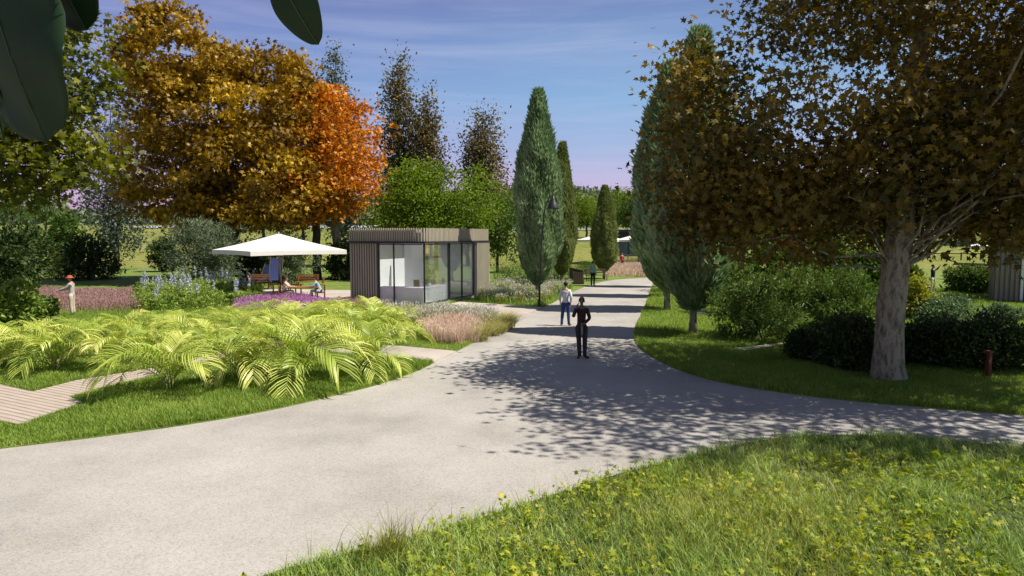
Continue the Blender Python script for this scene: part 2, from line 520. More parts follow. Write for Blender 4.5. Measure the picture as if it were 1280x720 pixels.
class MB:
    """collects vertices and faces (numpy chunks) and builds one mesh"""

    def __init__(s):
        s.V, s.F, s.n = [], [], 0

    def add(s, V, F, rnd=None, mat=0, smooth=False):
        V = np.asarray(V, float).reshape(-1, 3)
        F = np.asarray(F, np.int64)
        if rnd is None:
            rnd = np.full(len(F), rng.random())
        s.V.append(V)
        s.F.append((F + s.n, np.asarray(rnd, float), mat, smooth))
        s.n += len(V)
        return s

    def box(s, c, d, rz=0.0, mat=0, bev=0.0):
        x, y, z = d[0] / 2, d[1] / 2, d[2] / 2
        P = np.array([(a * x, b * y, k * z) for k in (-1, 1) for b in (-1, 1) for a in (-1, 1)], float)
        if rz:
            cc, ss = math.cos(rz), math.sin(rz)
            P = np.stack([P[:, 0] * cc - P[:, 1] * ss, P[:, 0] * ss + P[:, 1] * cc, P[:, 2]], 1)
        F = [(0, 2, 3, 1), (4, 5, 7, 6), (0, 1, 5, 4), (2, 6, 7, 3), (0, 4, 6, 2), (1, 3, 7, 5)]
        return s.add(P + np.array(c, float), F, mat=mat)

    def tube(s, P, rad, n=8, mat=0, cap=True, wob=0.0, smooth=True):
        P = np.asarray([tuple(p) for p in P], float)
        rad = np.asarray(rad, float)
        m = len(P)
        T = np.gradient(P, axis=0)
        T /= np.linalg.norm(T, axis=1)[:, None] + 1e-9
        up = np.array([0, 1.0, 0]) if abs(T[0][2]) > 0.8 else np.array([0, 0, 1.0])
        A = np.cross(T, up)
        A /= np.linalg.norm(A, axis=1)[:, None] + 1e-9
        B = np.cross(T, A)
        th = np.linspace(0, 2 * math.pi, n, endpoint=False)
        rr = rad[:, None] * (1 + wob * (rng.random((m, n)) - 0.5))
        V = P[:, None, :] + rr[:, :, None] * (np.cos(th)[None, :, None] * A[:, None, :] + np.sin(th)[None, :, None] * B[:, None, :])
        i = np.arange(m - 1)[:, None] * n
        j = np.arange(n)[None, :]
        j2 = (j + 1) % n
        Fq = np.stack([i + j, i + j2, i + n + j2, i + n + j], -1).reshape(-1, 4)
        s.add(V.reshape(-1, 3), Fq, mat=mat, smooth=smooth)
        if cap:
            k = s.n - m * n
            s.F.append((np.array([list(range(k, k + n))[::-1]]), np.zeros(1), mat, False))
            s.F.append((np.array([list(range(k + (m - 1) * n, k + m * n))]), np.zeros(1), mat, False))
        return s

    def ell(s, c, r, nu=12, nv=8, mat=0, rough=0.0):
        th = np.linspace(0, 2 * math.pi, nu, endpoint=False)
        ph = np.linspace(0.02, math.pi - 0.02, nv)
        k = 1 + rough * (rng.random((nv, nu)) - 0.5)
        V = np.stack([np.sin(ph)[:, None] * np.cos(th)[None, :] * k, np.sin(ph)[:, None] * np.sin(th)[None, :] * k, np.cos(ph)[:, None] * k], -1)
        V = V * np.array(r) + np.array(c, float)
        i = np.arange(nv - 1)[:, None] * nu
        j = np.arange(nu)[None, :]
        j2 = (j + 1) % nu
        Fq = np.stack([i + j, i + nu + j, i + nu + j2, i + j2], -1).reshape(-1, 4)
        s.add(V.reshape(-1, 3), Fq, mat=mat, smooth=True)
        k0 = s.n - nu * nv
        s.F.append((np.array([list(range(k0, k0 + nu))]), np.zeros(1), mat, True))
        s.F.append((np.array([list(range(k0 + nu * (nv - 1), k0 + nu * nv))[::-1]]), np.zeros(1), mat, True))
        return s

    def mesh(s, name, mats):
        if not isinstance(mats, (list, tuple)):
            mats = [mats]
        V = np.concatenate(s.V) if s.V else np.zeros((0, 3))
        me = bpy.data.meshes.new(name)
        loops = np.concatenate([f.reshape(-1) for f, _, _, _ in s.F]).astype(np.int32)
        tot = np.concatenate([np.full(len(f), f.shape[1]) for f, _, _, _ in s.F]).astype(np.int32)
        start = np.concatenate([[0], np.cumsum(tot)[:-1]]).astype(np.int32)
        me.vertices.add(len(V))
        me.vertices.foreach_set('co', V.astype(np.float32).reshape(-1))
        me.loops.add(len(loops))
        me.loops.foreach_set('vertex_index', loops)
        me.polygons.add(len(tot))
        me.polygons.foreach_set('loop_start', start)
        me.polygons.foreach_set('loop_total', tot)
        me.polygons.foreach_set('material_index', np.concatenate([np.full(len(f), m) for f, _, m, _ in s.F]).astype(np.int32))
        me.polygons.foreach_set('use_smooth', np.concatenate([np.full(len(f), sm) for f, _, _, sm in s.F]))
        at = me.attributes.new('rnd', 'FLOAT', 'FACE')
        at.data.foreach_set('value', np.concatenate([r for _, r, _, _ in s.F]).astype(np.float32))
        for m in mats:
            me.materials.append(m)
        me.update(calc_edges=True)
        return me

    def build(s, name, mats, parent=None):
        return link(name, s.mesh(name, mats), parent)


def prism(mb, P, z0, z1, mat=0):
    n = len(P)
    V = [(p[0], p[1], z0) for p in P] + [(p[0], p[1], z1) for p in P]
    a = sum(P[i][0] * P[(i + 1) % n][1] - P[(i + 1) % n][0] * P[i][1] for i in range(n))
    idx = list(range(n)) if a > 0 else list(range(n))[::-1]
    mb.V.append(np.array(V, float))
    k = mb.n
    mb.F.append((np.array([[k + n + i for i in idx]]), np.full(1, .5), mat, False))
    mb.F.append((np.array([[k + i, k + (i + 1) % n, k + n + (i + 1) % n, k + n + i] for i in range(n)]), np.full(n, .5), mat, False))
    mb.n += 2 * n
    return mb


# ---- leaf templates: (x across, y along, z curl), base at the origin
def star(k=5, deep=0.42):
    pts = []
    for i in range(2 * k - 1):
        a = R(-125 + 250 * i / (2 * k - 2))
        r = (1.0 if i % 2 == 0 else deep) * (1 - 0.25 * abs(a) / 2.2)
        pts.append((0.62 * r * math.sin(a), 0.42 + 0.58 * r * math.cos(a), -0.12 * r * r))
    pts.append((0, 0.12, 0))
    return np.array(pts)


LEAF = {
    'maple': star(),
    'rhomb': np.array([(0, 0, 0), (0.32, 0.5, 0.05), (0, 1, -0.08), (-0.32, 0.5, 0.05)]),
    'oval': np.array([(0, 0, 0), (0.2, 0.3, 0.04), (0.2, 0.65, 0.02), (0, 1, -0.1), (-0.2, 0.65, 0.02), (-0.2, 0.3, 0.04)]),
    'lance': np.array([(0, 0, 0), (0.13, 0.45, 0.03), (0, 1, -0.1), (-0.13, 0.45, 0.03)]),
    'needle': np.array([(-0.05, 0, 0), (0.05, 0, 0), (0.04, 0.6, 0.03), (0, 1, 0.0), (-0.04, 0.6, 0.03)]),
}


def unit(a):
    return a / (np.linalg.norm(a, axis=-1, keepdims=True) + 1e-9)


def leaves(mb, P, size, shape, axis=None, axis_w=0.0, nup=0.6, rnd=None, mat=0):
    """scatter leaves at P. axis = preferred growth direction; nup = how far the blades face up"""
    n = len(P)
    if n == 0:
        return
    T = LEAF[shape]
    d = unit(rng.normal(size=(n, 3)))
    if axis is not None:
        d = unit(d * (1 - axis_w) + unit(axis) * axis_w)
    nr = rng.normal(size=(n, 3)) + np.array([0, 0, nup * 2])
    b = unit(np.cross(nr, d))
    nn = np.cross(d, b)
    sz = size * (0.65 + 0.7 * rng.random(n)) if np.isscalar(size) else size
    V = P[:, None, :] + sz[:, None, None] * (T[None, :, 0, None] * b[:, None, :] + T[None, :, 1, None] * d[:, None, :] + T[None, :, 2, None] * nn[:, None, :])
    k = len(T)
    Fc = (np.arange(n)[:, None] * k + np.arange(k)[None, :])
    mb.add(V.reshape(-1, 3), Fc, rnd=rng.random(n) if rnd is None else rnd, mat=mat)


def inpoly(P, poly):
    x, y = P[:, 0], P[:, 1]
    c = np.zeros(len(P), bool)
    n = len(poly)
    for i in range(n):
        x1, y1 = poly[i]
        x2, y2 = poly[(i + 1) % n]
        if y1 == y2:
            continue
        t = ((y1 > y) != (y2 > y)) & (x < (x2 - x1) * (y - y1) / (y2 - y1) + x1)
        c ^= t
    return c


def scatter(poly, n, excl=(), box=None):
    a = np.array([tuple(p) for p in poly])
    lo, hi = a.min(0), a.max(0)
    if box:
        lo, hi = np.array(box[:2], float), np.array(box[2:], float)
    P = lo + rng.random((n, 2)) * (hi - lo)
    k = inpoly(P, a)
    for e in excl:
        k &= ~inpoly(P, np.array([tuple(p) for p in e]))
    return P[k]


def blades(mb, P2, z0, h, w, lean=0.4, mat=0, rnd=None, hvar=0.5, tall=None):
    """grass blades: bent strips of five points"""
    n = len(P2)
    if n == 0:
        return
    hh = h * (1 - hvar + 2 * hvar * rng.random(n))
    if tall is not None:
        hh = hh * tall
    a = rng.random(n) * 2 * math.pi
    sd_ = np.stack([np.cos(a), np.sin(a), 0 * a], 1)
    b = a + math.pi / 2 + rng.normal(size=n) * 0.5
    ln = np.stack([np.cos(b), np.sin(b), 0 * b], 1) * (lean * hh * (0.3 + rng.random(n)))[:, None]
    ww = (w * (0.7 + 0.6 * rng.random(n)))[:, None]
    B = np.stack([P2[:, 0], P2[:, 1], np.full(n, z0) if np.isscalar(z0) else z0], 1)
    up = np.array([0, 0, 1.0])
    V = np.stack([B - sd_ * ww / 2, B + sd_ * ww / 2,
                  B + ln * 0.35 + up * (hh * 0.55)[:, None] + sd_ * ww * 0.4,
                  B + ln * 0.35 + up * (hh * 0.55)[:, None] - sd_ * ww * 0.4,
                  B + ln + up * (hh * 0.93)[:, None]], 1)
    i = np.arange(n)[:, None] * 5
    k0 = mb.n
    rr = rng.random(n) if rnd is None else rnd
    mb.V.append(V.reshape(-1, 3))
    mb.F.append((i + np.array([[0, 1, 2, 3]]) + k0, rr, mat, False))
    mb.F.append((i + np.array([[3, 2, 4]]) + k0, rr, mat, False))
    mb.n += 5 * n


# ================================================================== SETTING
def sst(a, b, x):
    t = np.clip((x - a) / (b - a), 0, 1)
    return t * t * (3 - 2 * t)


def terr(x, y):
    """terrain height: flat garden, meadow bank behind, far hills"""
    h = 4.3 * sst(72, 140, y + 0.10 * x) * (0.75 + 0.25 * sst(10, -40, x))
    h = h + sst(130, 420, y) * 5.0
    h = h + sst(420, 900, y) * (24 + 14 * np.sin(x * 0.004 + 1.0) + 9 * np.sin(x * 0.011 + 2) + 5 * np.sin(x * 0.023))
    h = h + 0.35 * np.sin(x * 0.09 + 1) * np.sin(y * 0.07) * sst(75, 120, y)
    return h


ys = np.concatenate([np.linspace(-60, 60, 5), np.linspace(70, 160, 46), np.linspace(170, 440, 28), np.linspace(460, 1000, 37), np.linspace(1100, 3000, 8)])
xs = np.concatenate([np.linspace(-3000, -620, 13), np.linspace(-600, -130, 30), np.linspace(-120, 120, 61), np.linspace(130, 600, 30), np.linspace(620, 3000, 13)])
XX, YY = np.meshgrid(xs, ys)
ZZ = terr(XX, YY)
V = np.stack([XX, YY, ZZ], -1).reshape(-1, 3)
nx, ny = len(xs), len(ys)
i = np.arange(ny - 1)[:, None] * nx
j = np.arange(nx - 1)[None, :]
Fg = np.stack([i + j, i + j + 1, i + nx + j + 1, i + nx + j], -1).reshape(-1, 4)
ground = MB().add(V, Fg, smooth=True).build('ground', M['meadow_ground'])
tag(ground, 'olive green meadow ground rising to a low bank behind the garden', kind='structure')

road_left = [(-600, 640), (-300, 600), (-150, 582), (0, 562), (60, 555), (120, 548), (250, 530), (340, 514), (430, 493), (480, 480), (522, 465), (541, 455),
             (568, 441.5), (600, 425), (628, 410), (645, 400), (675, 386), (692, 379), (705, 371), (722, 362), (745, 354), (768, 349.8)]
road_right = [(818, 349), (813, 363), (805, 387), (794, 408), (791, 425), (801, 438), (830, 456), (880, 475), (960, 490), (1060, 502), (1160, 511), (1280, 520), (1500, 538), (2100, 580)]
RL = [G(*p).to_2d() for p in road_left]
RR = [G(*p).to_2d() for p in road_right]


def smooth_line(P, n=2):
    for _ in range(n):
        Q = [P[0]]
        for i in range(len(P) - 1):
            Q += [P[i] * 0.75 + P[i + 1] * 0.25, P[i] * 0.25 + P[i + 1] * 0.75]
        Q.append(P[-1])
        P = Q
    return P


RL, RR = smooth_line(RL), smooth_line(RR)
far = [G(*p).to_2d() for p in [(800, 347.6), (850, 346), (950, 344), (1000, 344), (1000, 347), (930, 348.5), (870, 350), (832, 350.6)]]
bottom = [Vector((30, 5)), Vector((30, -8)), Vector((-30, -8)), Vector((-30, 4))]
road_poly = RL + far[:4] + far[4:] + RR + bottom
mb = MB()
prism(mb, road_poly, -0.05, 0.012)
road = mb.build('road', M['road'])
tag(road, 'pale concrete park road forking round the foreground lawn', kind='structure')

# left lawn and beds
LL = RL + [G(*p).to_2d() for p in [(800, 345), (860, 342), (860, 336), (200, 335), (-700, 335)]]
mb = MB()
prism(mb, LL, -0.05, 0.032)
tag(mb.build('lawn', M['turf']), 'grass bed with clipped edge along the left of the road', kind='structure')
RLAWN = RR + [G(2100, 336).to_2d(), G(900, 336).to_2d(), G(905, 348.6).to_2d(), G(835, 350.8).to_2d()]
mb = MB()
prism(mb, RLAWN, -0.05, 0.032)
tag(mb.build('lawn', M['turf']), 'shaded lawn with curved edge under the large maple', kind='structure')
fl = [(2100, 650), (1500, 580), (1280, 562), (1180, 551), (1080, 545), (990, 547), (930, 556), (860, 573), (790, 590), (720, 612), (640, 638), (560, 663), (480, 685), (400, 703), (330, 722), (200, 770), (0, 860)]
FL = smooth_line([G(*p).to_2d() for p in fl]) + [Vector((-6, 0)), Vector((25, 0))]
mb = MB()
prism(mb, FL, -0.05, 0.036)
tag(mb.build('lawn', M['soil']), 'rough sunny lawn at the fork of the road in the foreground', kind='structure')

# narrow timber walk and small pavings, each a thin slab above the lawn
deckA = lawn_poly([(-300, 452), (0, 484), (42, 493), (95, 479), (199, 462), (330, 428), (352, 434), (196, 472), (131, 487), (87, 500), (104, 507), (24, 535), (0, 531), (-300, 495)])
mb = MB()
prism(mb, deckA, 0.0, 0.075)
tag(mb.build('boardwalk_path', M['wood_deck']), 'timber boardwalk bending through the palm bed', kind='structure')
deckB = lawn_poly([(332, 428), (500, 435), (570, 441.5), (542, 454.5), (450, 447), (354, 434)])
mb = MB()
prism(mb, deckB, 0.0, 0.071)
tag(mb.build('path', M['pavement']), 'narrow pinkish paved path joining the road beyond the palms', kind='structure')
plaza = lawn_poly([(330, 386), (437, 383), (474, 384), (532, 388), (575, 378.5), (610, 381), (677, 385.5), (641, 402.5), (620, 402), (560, 394), (480, 396), (330, 394)])
mb = MB()
prism(mb, plaza, 0.0, 0.066)
tag(mb.build('pavement', M['pavement']), 'pinkish paving before the glass pavilion', kind='structure')
patio = lawn_poly([(285, 366), (330, 362), (442, 364), (442, 381), (300, 383)])
mb = MB()
prism(mb, patio, 0.0, 0.062)
tag(mb.build('patio_pavement', M['pavement']), 'paved patio under the large square parasol', kind='structure')
rp1 = lawn_poly([(905, 439), (975, 431), (1040, 423), (1120, 413), (1120, 418), (1040, 428), (975, 436), (930, 441)])
rp2 = lawn_poly([(860, 391), (900, 390), (1025, 379), (1025, 386), (900, 395.5), (862, 395)])
for k, p in enumerate((rp1, rp2)):
    mb = MB()
    prism(mb, p, 0.0, 0.066)
    tag(mb.build('path', M['pavement']), ('thin pale path across the shaded lawn', 'pale path behind the shrubs')[k], kind='structure')

# pale track crossing the meadow far behind
mb = MB()
for a in range(40):
    x0, x1 = -150 + a * 8, -150 + (a + 1) * 8
    q = np.array([(x0, 260, 0), (x1, 260, 0), (x1, 300, 0), (x0, 300, 0)], float)
    q[:, 2] = terr(q[:, 0], q[:, 1]) + 0.25
    mb.add(q, [(0, 1, 2, 3)])
tag(mb.build('water', solid('river_water', [(0.62, 0.66, 0.70), (0.72, 0.75, 0.78)], 0.05, 0.15)), 'thin pale strip of water beyond the meadow', kind='structure')

EXCL_L = [deckA, deckB, plaza, patio]

# ---- grass
def vnoise(P, s, seed):
    """cheap smooth noise for patchy growth"""
    r = np.random.default_rng(seed)
    v = np.zeros(len(P))
    for k in range(6):
        a = r.random() * 6.28
        f = s * (0.6 + 1.3 * r.random())
        v += np.sin(P[:, 0] * math.cos(a) * f + P[:, 1] * math.sin(a) * f + r.random() * 6.28)
    return np.clip(0.5 + v / 6, 0, 1)


vis = lambda a, b, c, d: [G(a, b).to_2d(), G(c, b).to_2d(), G(c, d).to_2d(), G(a, d).to_2d()]
mb = MB()
P = scatter(FL, 900000)
P = P[(P[:, 1] > 5.6) & (np.abs(P[:, 0]) < P[:, 1] * 0.80 + 0.6)]
near = P[:, 1]
P = P[rng.random(len(P)) < 0.72 * np.clip(9.5 / near, 0.4, 1) ** 1.2 * (0.55 + 0.75 * vnoise(P, 5.0, 77))]
print('foreground blades', len(P))


pn = vnoise(P, 2.2, 1)
blades(mb, P, 0.03, 0.095, 0.0085, 1.0, hvar=0.75, tall=0.55 + 1.2 * pn, rnd=np.clip(rng.random(len(P)) * 0.7 + 0.5 * vnoise(P, 1.1, 5) - 0.1, 0, 1))
tag(mb.build('grass', M['lawn']), 'sunny rough grass on the foreground lawn', 'grass', kind='stuff')

# wild tall bents and broad-leaved weeds among it
mb = MB()
wz = scatter(FL, 90000, (), (-6, 5.5, 11, 12.6))
wz = wz[(wz[:, 1] > 5.6) & (wz[:, 1] < 12.5) & (np.abs(wz[:, 0]) < wz[:, 1] * 0.8 + 0.5)]
c1 = np.array(G(930, 665).to_2d())
c2_ = np.array(G(480, 705).to_2d())
d1 = np.exp(-((wz - c1) ** 2).sum(1) / 1.9)
d2 = np.exp(-((wz - c2_) ** 2).sum(1) / 0.16)
k = rng.random(len(wz)) < (0.02 + 0.06 * (vnoise(wz, 1.3, 31) > 0.6) + 0.55 * d1 + 0.9 * d2)
wz = wz[k]
blades(mb, wz, 0.03, 0.31, 0.007, 1.0, hvar=0.6)
tag(mb.build('wild_grass', M['wild_grass']), 'tall yellowing wild grass blades standing out of the lawn', 'grass', kind='stuff')
mb = MB()
wd = scatter(FL, 16000)
wd = wd[(wd[:, 1] > 5.6) & (wd[:, 1] < 12) & (np.abs(wd[:, 0]) < wd[:, 1] * 0.8 + 0.5)]
wy = np.clip((11.5 - wd[:, 1]) / 3.5, 0, 1)
keep = (vnoise(wd, 1.6, 11) > 0.62 - 0.2 * wy) | (rng.random(len(wd)) < 0.10 + 0.25 * wy)
cx = G(1090, 650).to_2d()
keep |= (((wd - np.array(cx)) ** 2).sum(1) < 1.6) & (rng.random(len(wd)) < 0.6)
wd = wd[keep & (wd[:, 1] < 10.6)]
rep = 5
PP = np.repeat(wd, rep, 0) + rng.normal(size=(len(wd) * rep, 2)) * 0.035
P3 = np.column_stack([PP, 0.07 + 0.09 * rng.random(len(PP))])
leaves(mb, P3, 0.05, 'oval', nup=1.6)
leaves(mb, P3[::2] + np.array([0.02, 0, 0.03]), 0.075, 'maple', nup=1.8)
leaves(mb, P3[1::4] + np.array([-0.02, 0, 0.08]), 0.085, 'maple', nup=1.2)
tag(mb.build('weeds', M['weed']), 'low yellow-green broad-leaved weeds creeping through the lawn', 'weeds', kind='stuff')

# verge grass of the left beds
mb = MB()
P = np.concatenate([scatter(LL, 520000, EXCL_L, (-15, 10, 3, 20)), scatter(LL, 500000, EXCL_L, (-32, 20, 6, 42))])
P = P[(P[:, 1] > 10) & (P[:, 1] < 45) & (np.abs(P[:, 0] + 0.0) < P[:, 1] * 0.78 + 0.5)]
P = P[(P[:, 1] < 20) | (rng.random(len(P)) < np.clip((24 / P[:, 1]) ** 1.5, 0.1, 1))]
print('left blades', len(P))
sc_ = np.clip(P[:, 1] / 14, 1, 2.6)
blades(mb, P, 0.028, 0.10, 0.011, 0.6, tall=(0.7 + 0.6 * vnoise(P, 1.5, 3)) * sc_ ** 0.35)
tag(mb.build('verge_grass', M['lawn_lush']), 'bright green grass verge along the palm bed', 'grass', kind='stuff')
mb = MB()
P = np.concatenate([scatter(RLAWN, 520000, [rp1, rp2], (2, 13, 18, 22)), scatter(RLAWN, 420000, [rp1, rp2], (2, 22, 38, 46))])
P = P[(P[:, 1] > 11) & (P[:, 1] < 50) & (np.abs(P[:, 0]) < P[:, 1] * 0.80 + 0.5)]
P = P[(P[:, 1] < 20) | (rng.random(len(P)) < np.clip((24 / P[:, 1]) ** 1.5, 0.1, 1))]
print('right blades', len(P))
sc_ = np.clip(P[:, 1] / 14, 1, 2.6)
blades(mb, P, 0.028, 0.10, 0.012, 0.6, tall=(0.7 + 0.6 * vnoise(P, 1.5, 4)) * sc_ ** 0.35)
tag(mb.build('shade_grass', M['lawn_lush']), 'grass of the shaded lawn under the maple', 'grass', kind='stuff')


# ================================================================== TREES
def curve_pts(a, b, sag, n=6, wob=0.05):
    a, b = np.array(a, float), np.array(b, float)
    L = np.linalg.norm(b - a)
    t = np.linspace(0, 1, n)[:, None]
    P = a + (b - a) * t
    P[:, 2] += sag * L * np.sin(t[:, 0] * math.pi)
    P[1:-1] += rng.normal(size=(n - 2, 3)) * wob * L
    return P


def crown_points(lobes, ncl, shell=0.45):
    """cluster centres spread over a union of ellipsoids, thinner towards the middle"""
    w = np.array([l[3] * l[4] * l[5] for l in lobes]) ** 0.8
    w /= w.sum()
    k = rng.choice(len(lobes), ncl, p=w)
    Lb = np.array(lobes, float)[k]
    d = unit(rng.normal(size=(ncl, 3)))
    r = shell + (1 - shell) * rng.random(ncl) ** 0.6
    return Lb[:, :3] + d * Lb[:, 3:6] * r[:, None], d


def tree(name, label, cat, loc, lobes, ncl, per, lsize, shape, lmat, trunk, bark, group=None, csig=0.5, branches=26, shell=0.4, nup=0.5, flat=0.55, rz=0, twigs=0, brf=0.36, bmin=0.42, wig=0.18, carve=None, dents=0):
    """trunk = list of ((x,y,z), r). lobes relative to the base"""
    root = empty(name, loc, rz, label, cat, group)
    mb = MB()
    tp = np.array([t[0] for t in trunk], float)
    tr = [t[1] for t in trunk]
    # smoother trunk
    n = 14
    tt = np.linspace(0, len(tp) - 1, n)
    TP = np.stack([np.interp(tt, range(len(tp)), tp[:, q]) for q in range(3)], 1)
    TR = np.interp(tt, range(len(tp)), tr)
    TP[1:-1, :2] += rng.normal(size=(n - 2, 2)) * TR[1:-1, None] * wig
    mb.tube(TP, TR, 14 if tr[0] > 0.2 else 8, wob=0.16)
    C, D = crown_points(lobes, ncl, shell)
    if carve:
        for (cx_, cz_, rx_, rz_, kp) in carve:
            ins = ((C[:, 0] - cx_) / rx_) ** 2 + ((C[:, 2] - cz_) / rz_) ** 2 < 1
            kk = ~ins | (rng.random(len(C)) < kp)
            C, D = C[kk], D[kk]
    if dents:
        big = max(lobes, key=lambda l: l[3] * l[5])
        rr0 = min(big[3], big[5])
        out_ = C[rng.choice(len(C), dents)]
        for q_ in out_:
            dd = np.linalg.norm((C - q_) * np.array([1, 1, 1.25]), axis=1)
            kk = (dd > rr0 * (0.16 + 0.12 * rng.random())) | (rng.random(len(C)) < 0.08)
            C, D = C[kk], D[kk]
    ncl = len(C)
    idx = rng.choice(len(C), min(branches, len(C)), replace=False)
    ends = []
    for q in idx:
        e = C[q]
        zc = e[2] - np.linalg.norm(e[:2]) * 0.55
        f = np.clip((zc - TP[0, 2]) / (TP[-1, 2] - TP[0, 2]), bmin, 0.97) * (n - 1)
        s0 = np.array([np.interp(f, range(n), TP[:, c]) for c in range(3)])
        r0 = np.interp(f, range(n), TR) * brf
        P = curve_pts(s0, e, 0.05 * rng.normal() + 0.06, 7, 0.035)
        mb.tube(P, np.linspace(r0, max(0.012, r0 * 0.12), 7), 6, cap=False)
        for _ in range(2 + twigs):
            m = P[rng.integers(3, 6)]
            e2 = m + (rng.normal(size=3) * np.array([1, 1, 0.6])) * np.linalg.norm(e - s0) * 0.22
            mb.tube(curve_pts(m, e2, 0.05, 4, 0.05), np.linspace(r0 * 0.3, 0.008, 4), 4, cap=False)
    mb.build('trunk', bark, root)
    mb = MB()
    P = np.repeat(C, per, 0)
    s = csig * (0.6 + 0.8 * rng.random(ncl))
    P = P + rng.normal(size=P.shape) * np.repeat(s, per)[:, None] * np.array([1, 1, flat])
    cr_ = np.repeat(rng.random(ncl), per)
    rnd = np.clip(0.55 * rng.random(len(P)) + 0.45 * cr_, 0, 1)
    leaves(mb, P, lsize, shape, axis=np.repeat(D, per, 0) + np.array([0, 0, -0.3]), axis_w=0.35, nup=nup, rnd=rnd)
    mb.build('crown', lmat, root)
    return root


# --- large maple beside the fork (brown, right)
b = G(1108, 477)
tree('maple_tree', 'large brown-leaved maple with thick grey trunk shading the fork of the road', 'tree', b,
     [(1.9, 0.6, 10.0, 5.2, 5.4, 3.8), (-2.5, -0.2, 6.4, 2.8, 3.2, 2.0), (2.6, -0.8, 6.4, 4.2, 3.6, 2.6), (-4.3, 0.6, 6.0, 1.25, 2.0, 2.3), (-4.4, 0.0, 5.2, 1.2, 1.6, 1.7), (-4.4, 0.2, 7.3, 0.8, 1.2, 1.1), (0.2, -0.6, 5.4, 3.4, 2.4, 1.3),
      (5, 1.0, 7.2, 3.6, 4, 3.2), (-2.6, -1.0, 4.7, 2.4, 1.8, 1.0), (-1.6, 0.5, 8.9, 1.8, 2.0, 1.4), (3.2, -0.8, 4.4, 2.2, 2.0, 0.9), (-3.9, 0.5, 4.6, 1.2, 1.5, 1.0), (2.6, -5.0, 10.0, 5.6, 3.0, 2.0), (0.3, -1.9, 5.6, 1.8, 0.6, 1.2), (-1.7, -0.5, 4.5, 1.5, 1.3, 0.8), (2.0, -0.4, 4.6, 1.6, 1.3, 0.9), (-0.2, 1.4, 4.6, 2.0, 1.0, 0.8), (-2.9, 0.8, 3.75, 2.3, 1.8, 0.85), (2.5, 0.3, 3.7, 2.3, 1.8, 0.85), (0.3, 2.0, 4.0, 3.0, 1.4, 0.9)],
     1420, 50, 0.185, 'maple', M['maple_brown'],
     [((0.07, 0, -0.1), 0.45), ((0.04, 0, 0.35), 0.37), ((0.0, 0, 1.2), 0.325), ((0.03, 0, 2.2), 0.31), ((0.14, 0, 3.2), 0.315), ((0.2, 0.1, 5.0), 0.30), ((0.45, 0, 7.5), 0.24), ((0.7, 0, 11), 0.1)], M['bark'],
     csig=0.46, branches=34, shell=0.30, twigs=2, brf=0.12, bmin=0.50, wig=0.03, carve=[(-2.2, 7.4, 2.3, 0.8, 0.15), (0.8, 8.0, 1.6, 0.6, 0.4)], dents=9)

# --- big golden maple at the left
b = G(292, 352)
bz = Vector((b.x, b.y, 0))
tree('maple_tree', 'tall golden maple standing behind the olive shrub', 'tree', bz,
     [(-0.3, 0, 12.2, 7.2, 6.0, 5.0), (-3.6, -1, 16.9, 3.8, 3.8, 3.6), (-3.4, -1.5, 15.6, 3.4, 3.2, 3.2), (-3.8, -0.5, 19.0, 2.2, 2.2, 1.7), (-1.0, -0.5, 16.4, 3.2, 3.0, 2.6), (2.4, 0, 14.4, 4.0, 4.2, 3.6), (-4.0, -0.5, 9.0, 3.8, 4.2, 4.0), (2.5, -2.5, 8.0, 6.0, 4.0, 3.6), (-1, -1, 6.0, 6.5, 4.0, 2.2)],
     520, 96, 0.37, 'maple', M['maple_gold'],
     [((0, 0, -0.1), 0.55), ((0, 0, 3), 0.42), ((0.2, 0, 8), 0.32), ((-0.6, 0, 13), 0.15), ((-1.5, 0, 16.5), 0.04)], M['bark_dark'], csig=0.60, branches=46, shell=0.70, dents=30)

# --- orange maple
b = G(413, 349)
bz = Vector((b.x, b.y - 5, 0))
tree('maple_tree', 'vivid orange maple between the golden maple and the pavilion', 'tree', Vector((b.x + 0.6, b.y, 0)),
     [(-0.4, -1, 10.3, 4.0, 3.8, 4.8), (-1.3, -1, 7.4, 3.8, 3.6, 3.0), (0.5, -1, 8.0, 3.4, 3.4, 3.0), (-0.5, -1, 13.2, 2.2, 2.2, 2.0)],
     260, 62, 0.33, 'maple', M['maple_orange'],
     [((0, 0, -0.1), 0.48), ((0, 0, 3), 0.36), ((-0.3, 0, 7), 0.26), ((-0.2, 0, 13), 0.08)], M['bark_pale'], csig=0.66, branches=30, shell=0.6, dents=14)
b = G(397, 350)
tree('maple_tree', 'slim dark-trunked maple beside the orange one', 'tree', b,
     [(-1.2, 0.5, 11.5, 3.6, 3.4, 4.0), (-0.5, 0, 7.5, 3.2, 3.0, 2.6)],
     150, 34, 0.38, 'maple', M['maple_gold'],
     [((0, 0, -0.1), 0.36), ((0, 0, 4), 0.3), ((-0.3, 0, 12), 0.08)], M['bark_dark'], csig=0.9, branches=16, shell=0.4)

# --- green-gold maple cut by the left edge
b = Vector((xat(-85, 24), 24, 0))
tree('maple_tree', 'yellow-green maple reaching in behind the hanging leaves', 'tree', b,
     [(1.2, 0, 9.4, 4.6, 4.0, 4.6), (2.2, 0, 6.4, 3.6, 3.2, 1.9), (3.6, 0.3, 6.6, 1.5, 1.8, 1.3), (0, 0, 13, 4.2, 3.6, 2.5)],
     520, 42, 0.30, 'maple', M['maple_green'],
     [((0, 0, -0.1), 0.42), ((0, 0, 3), 0.34), ((0.2, 0, 8), 0.22), ((0.2, 0, 13), 0.08)], M['bark_dark'], csig=0.52, branches=34, shell=0.5, dents=14)


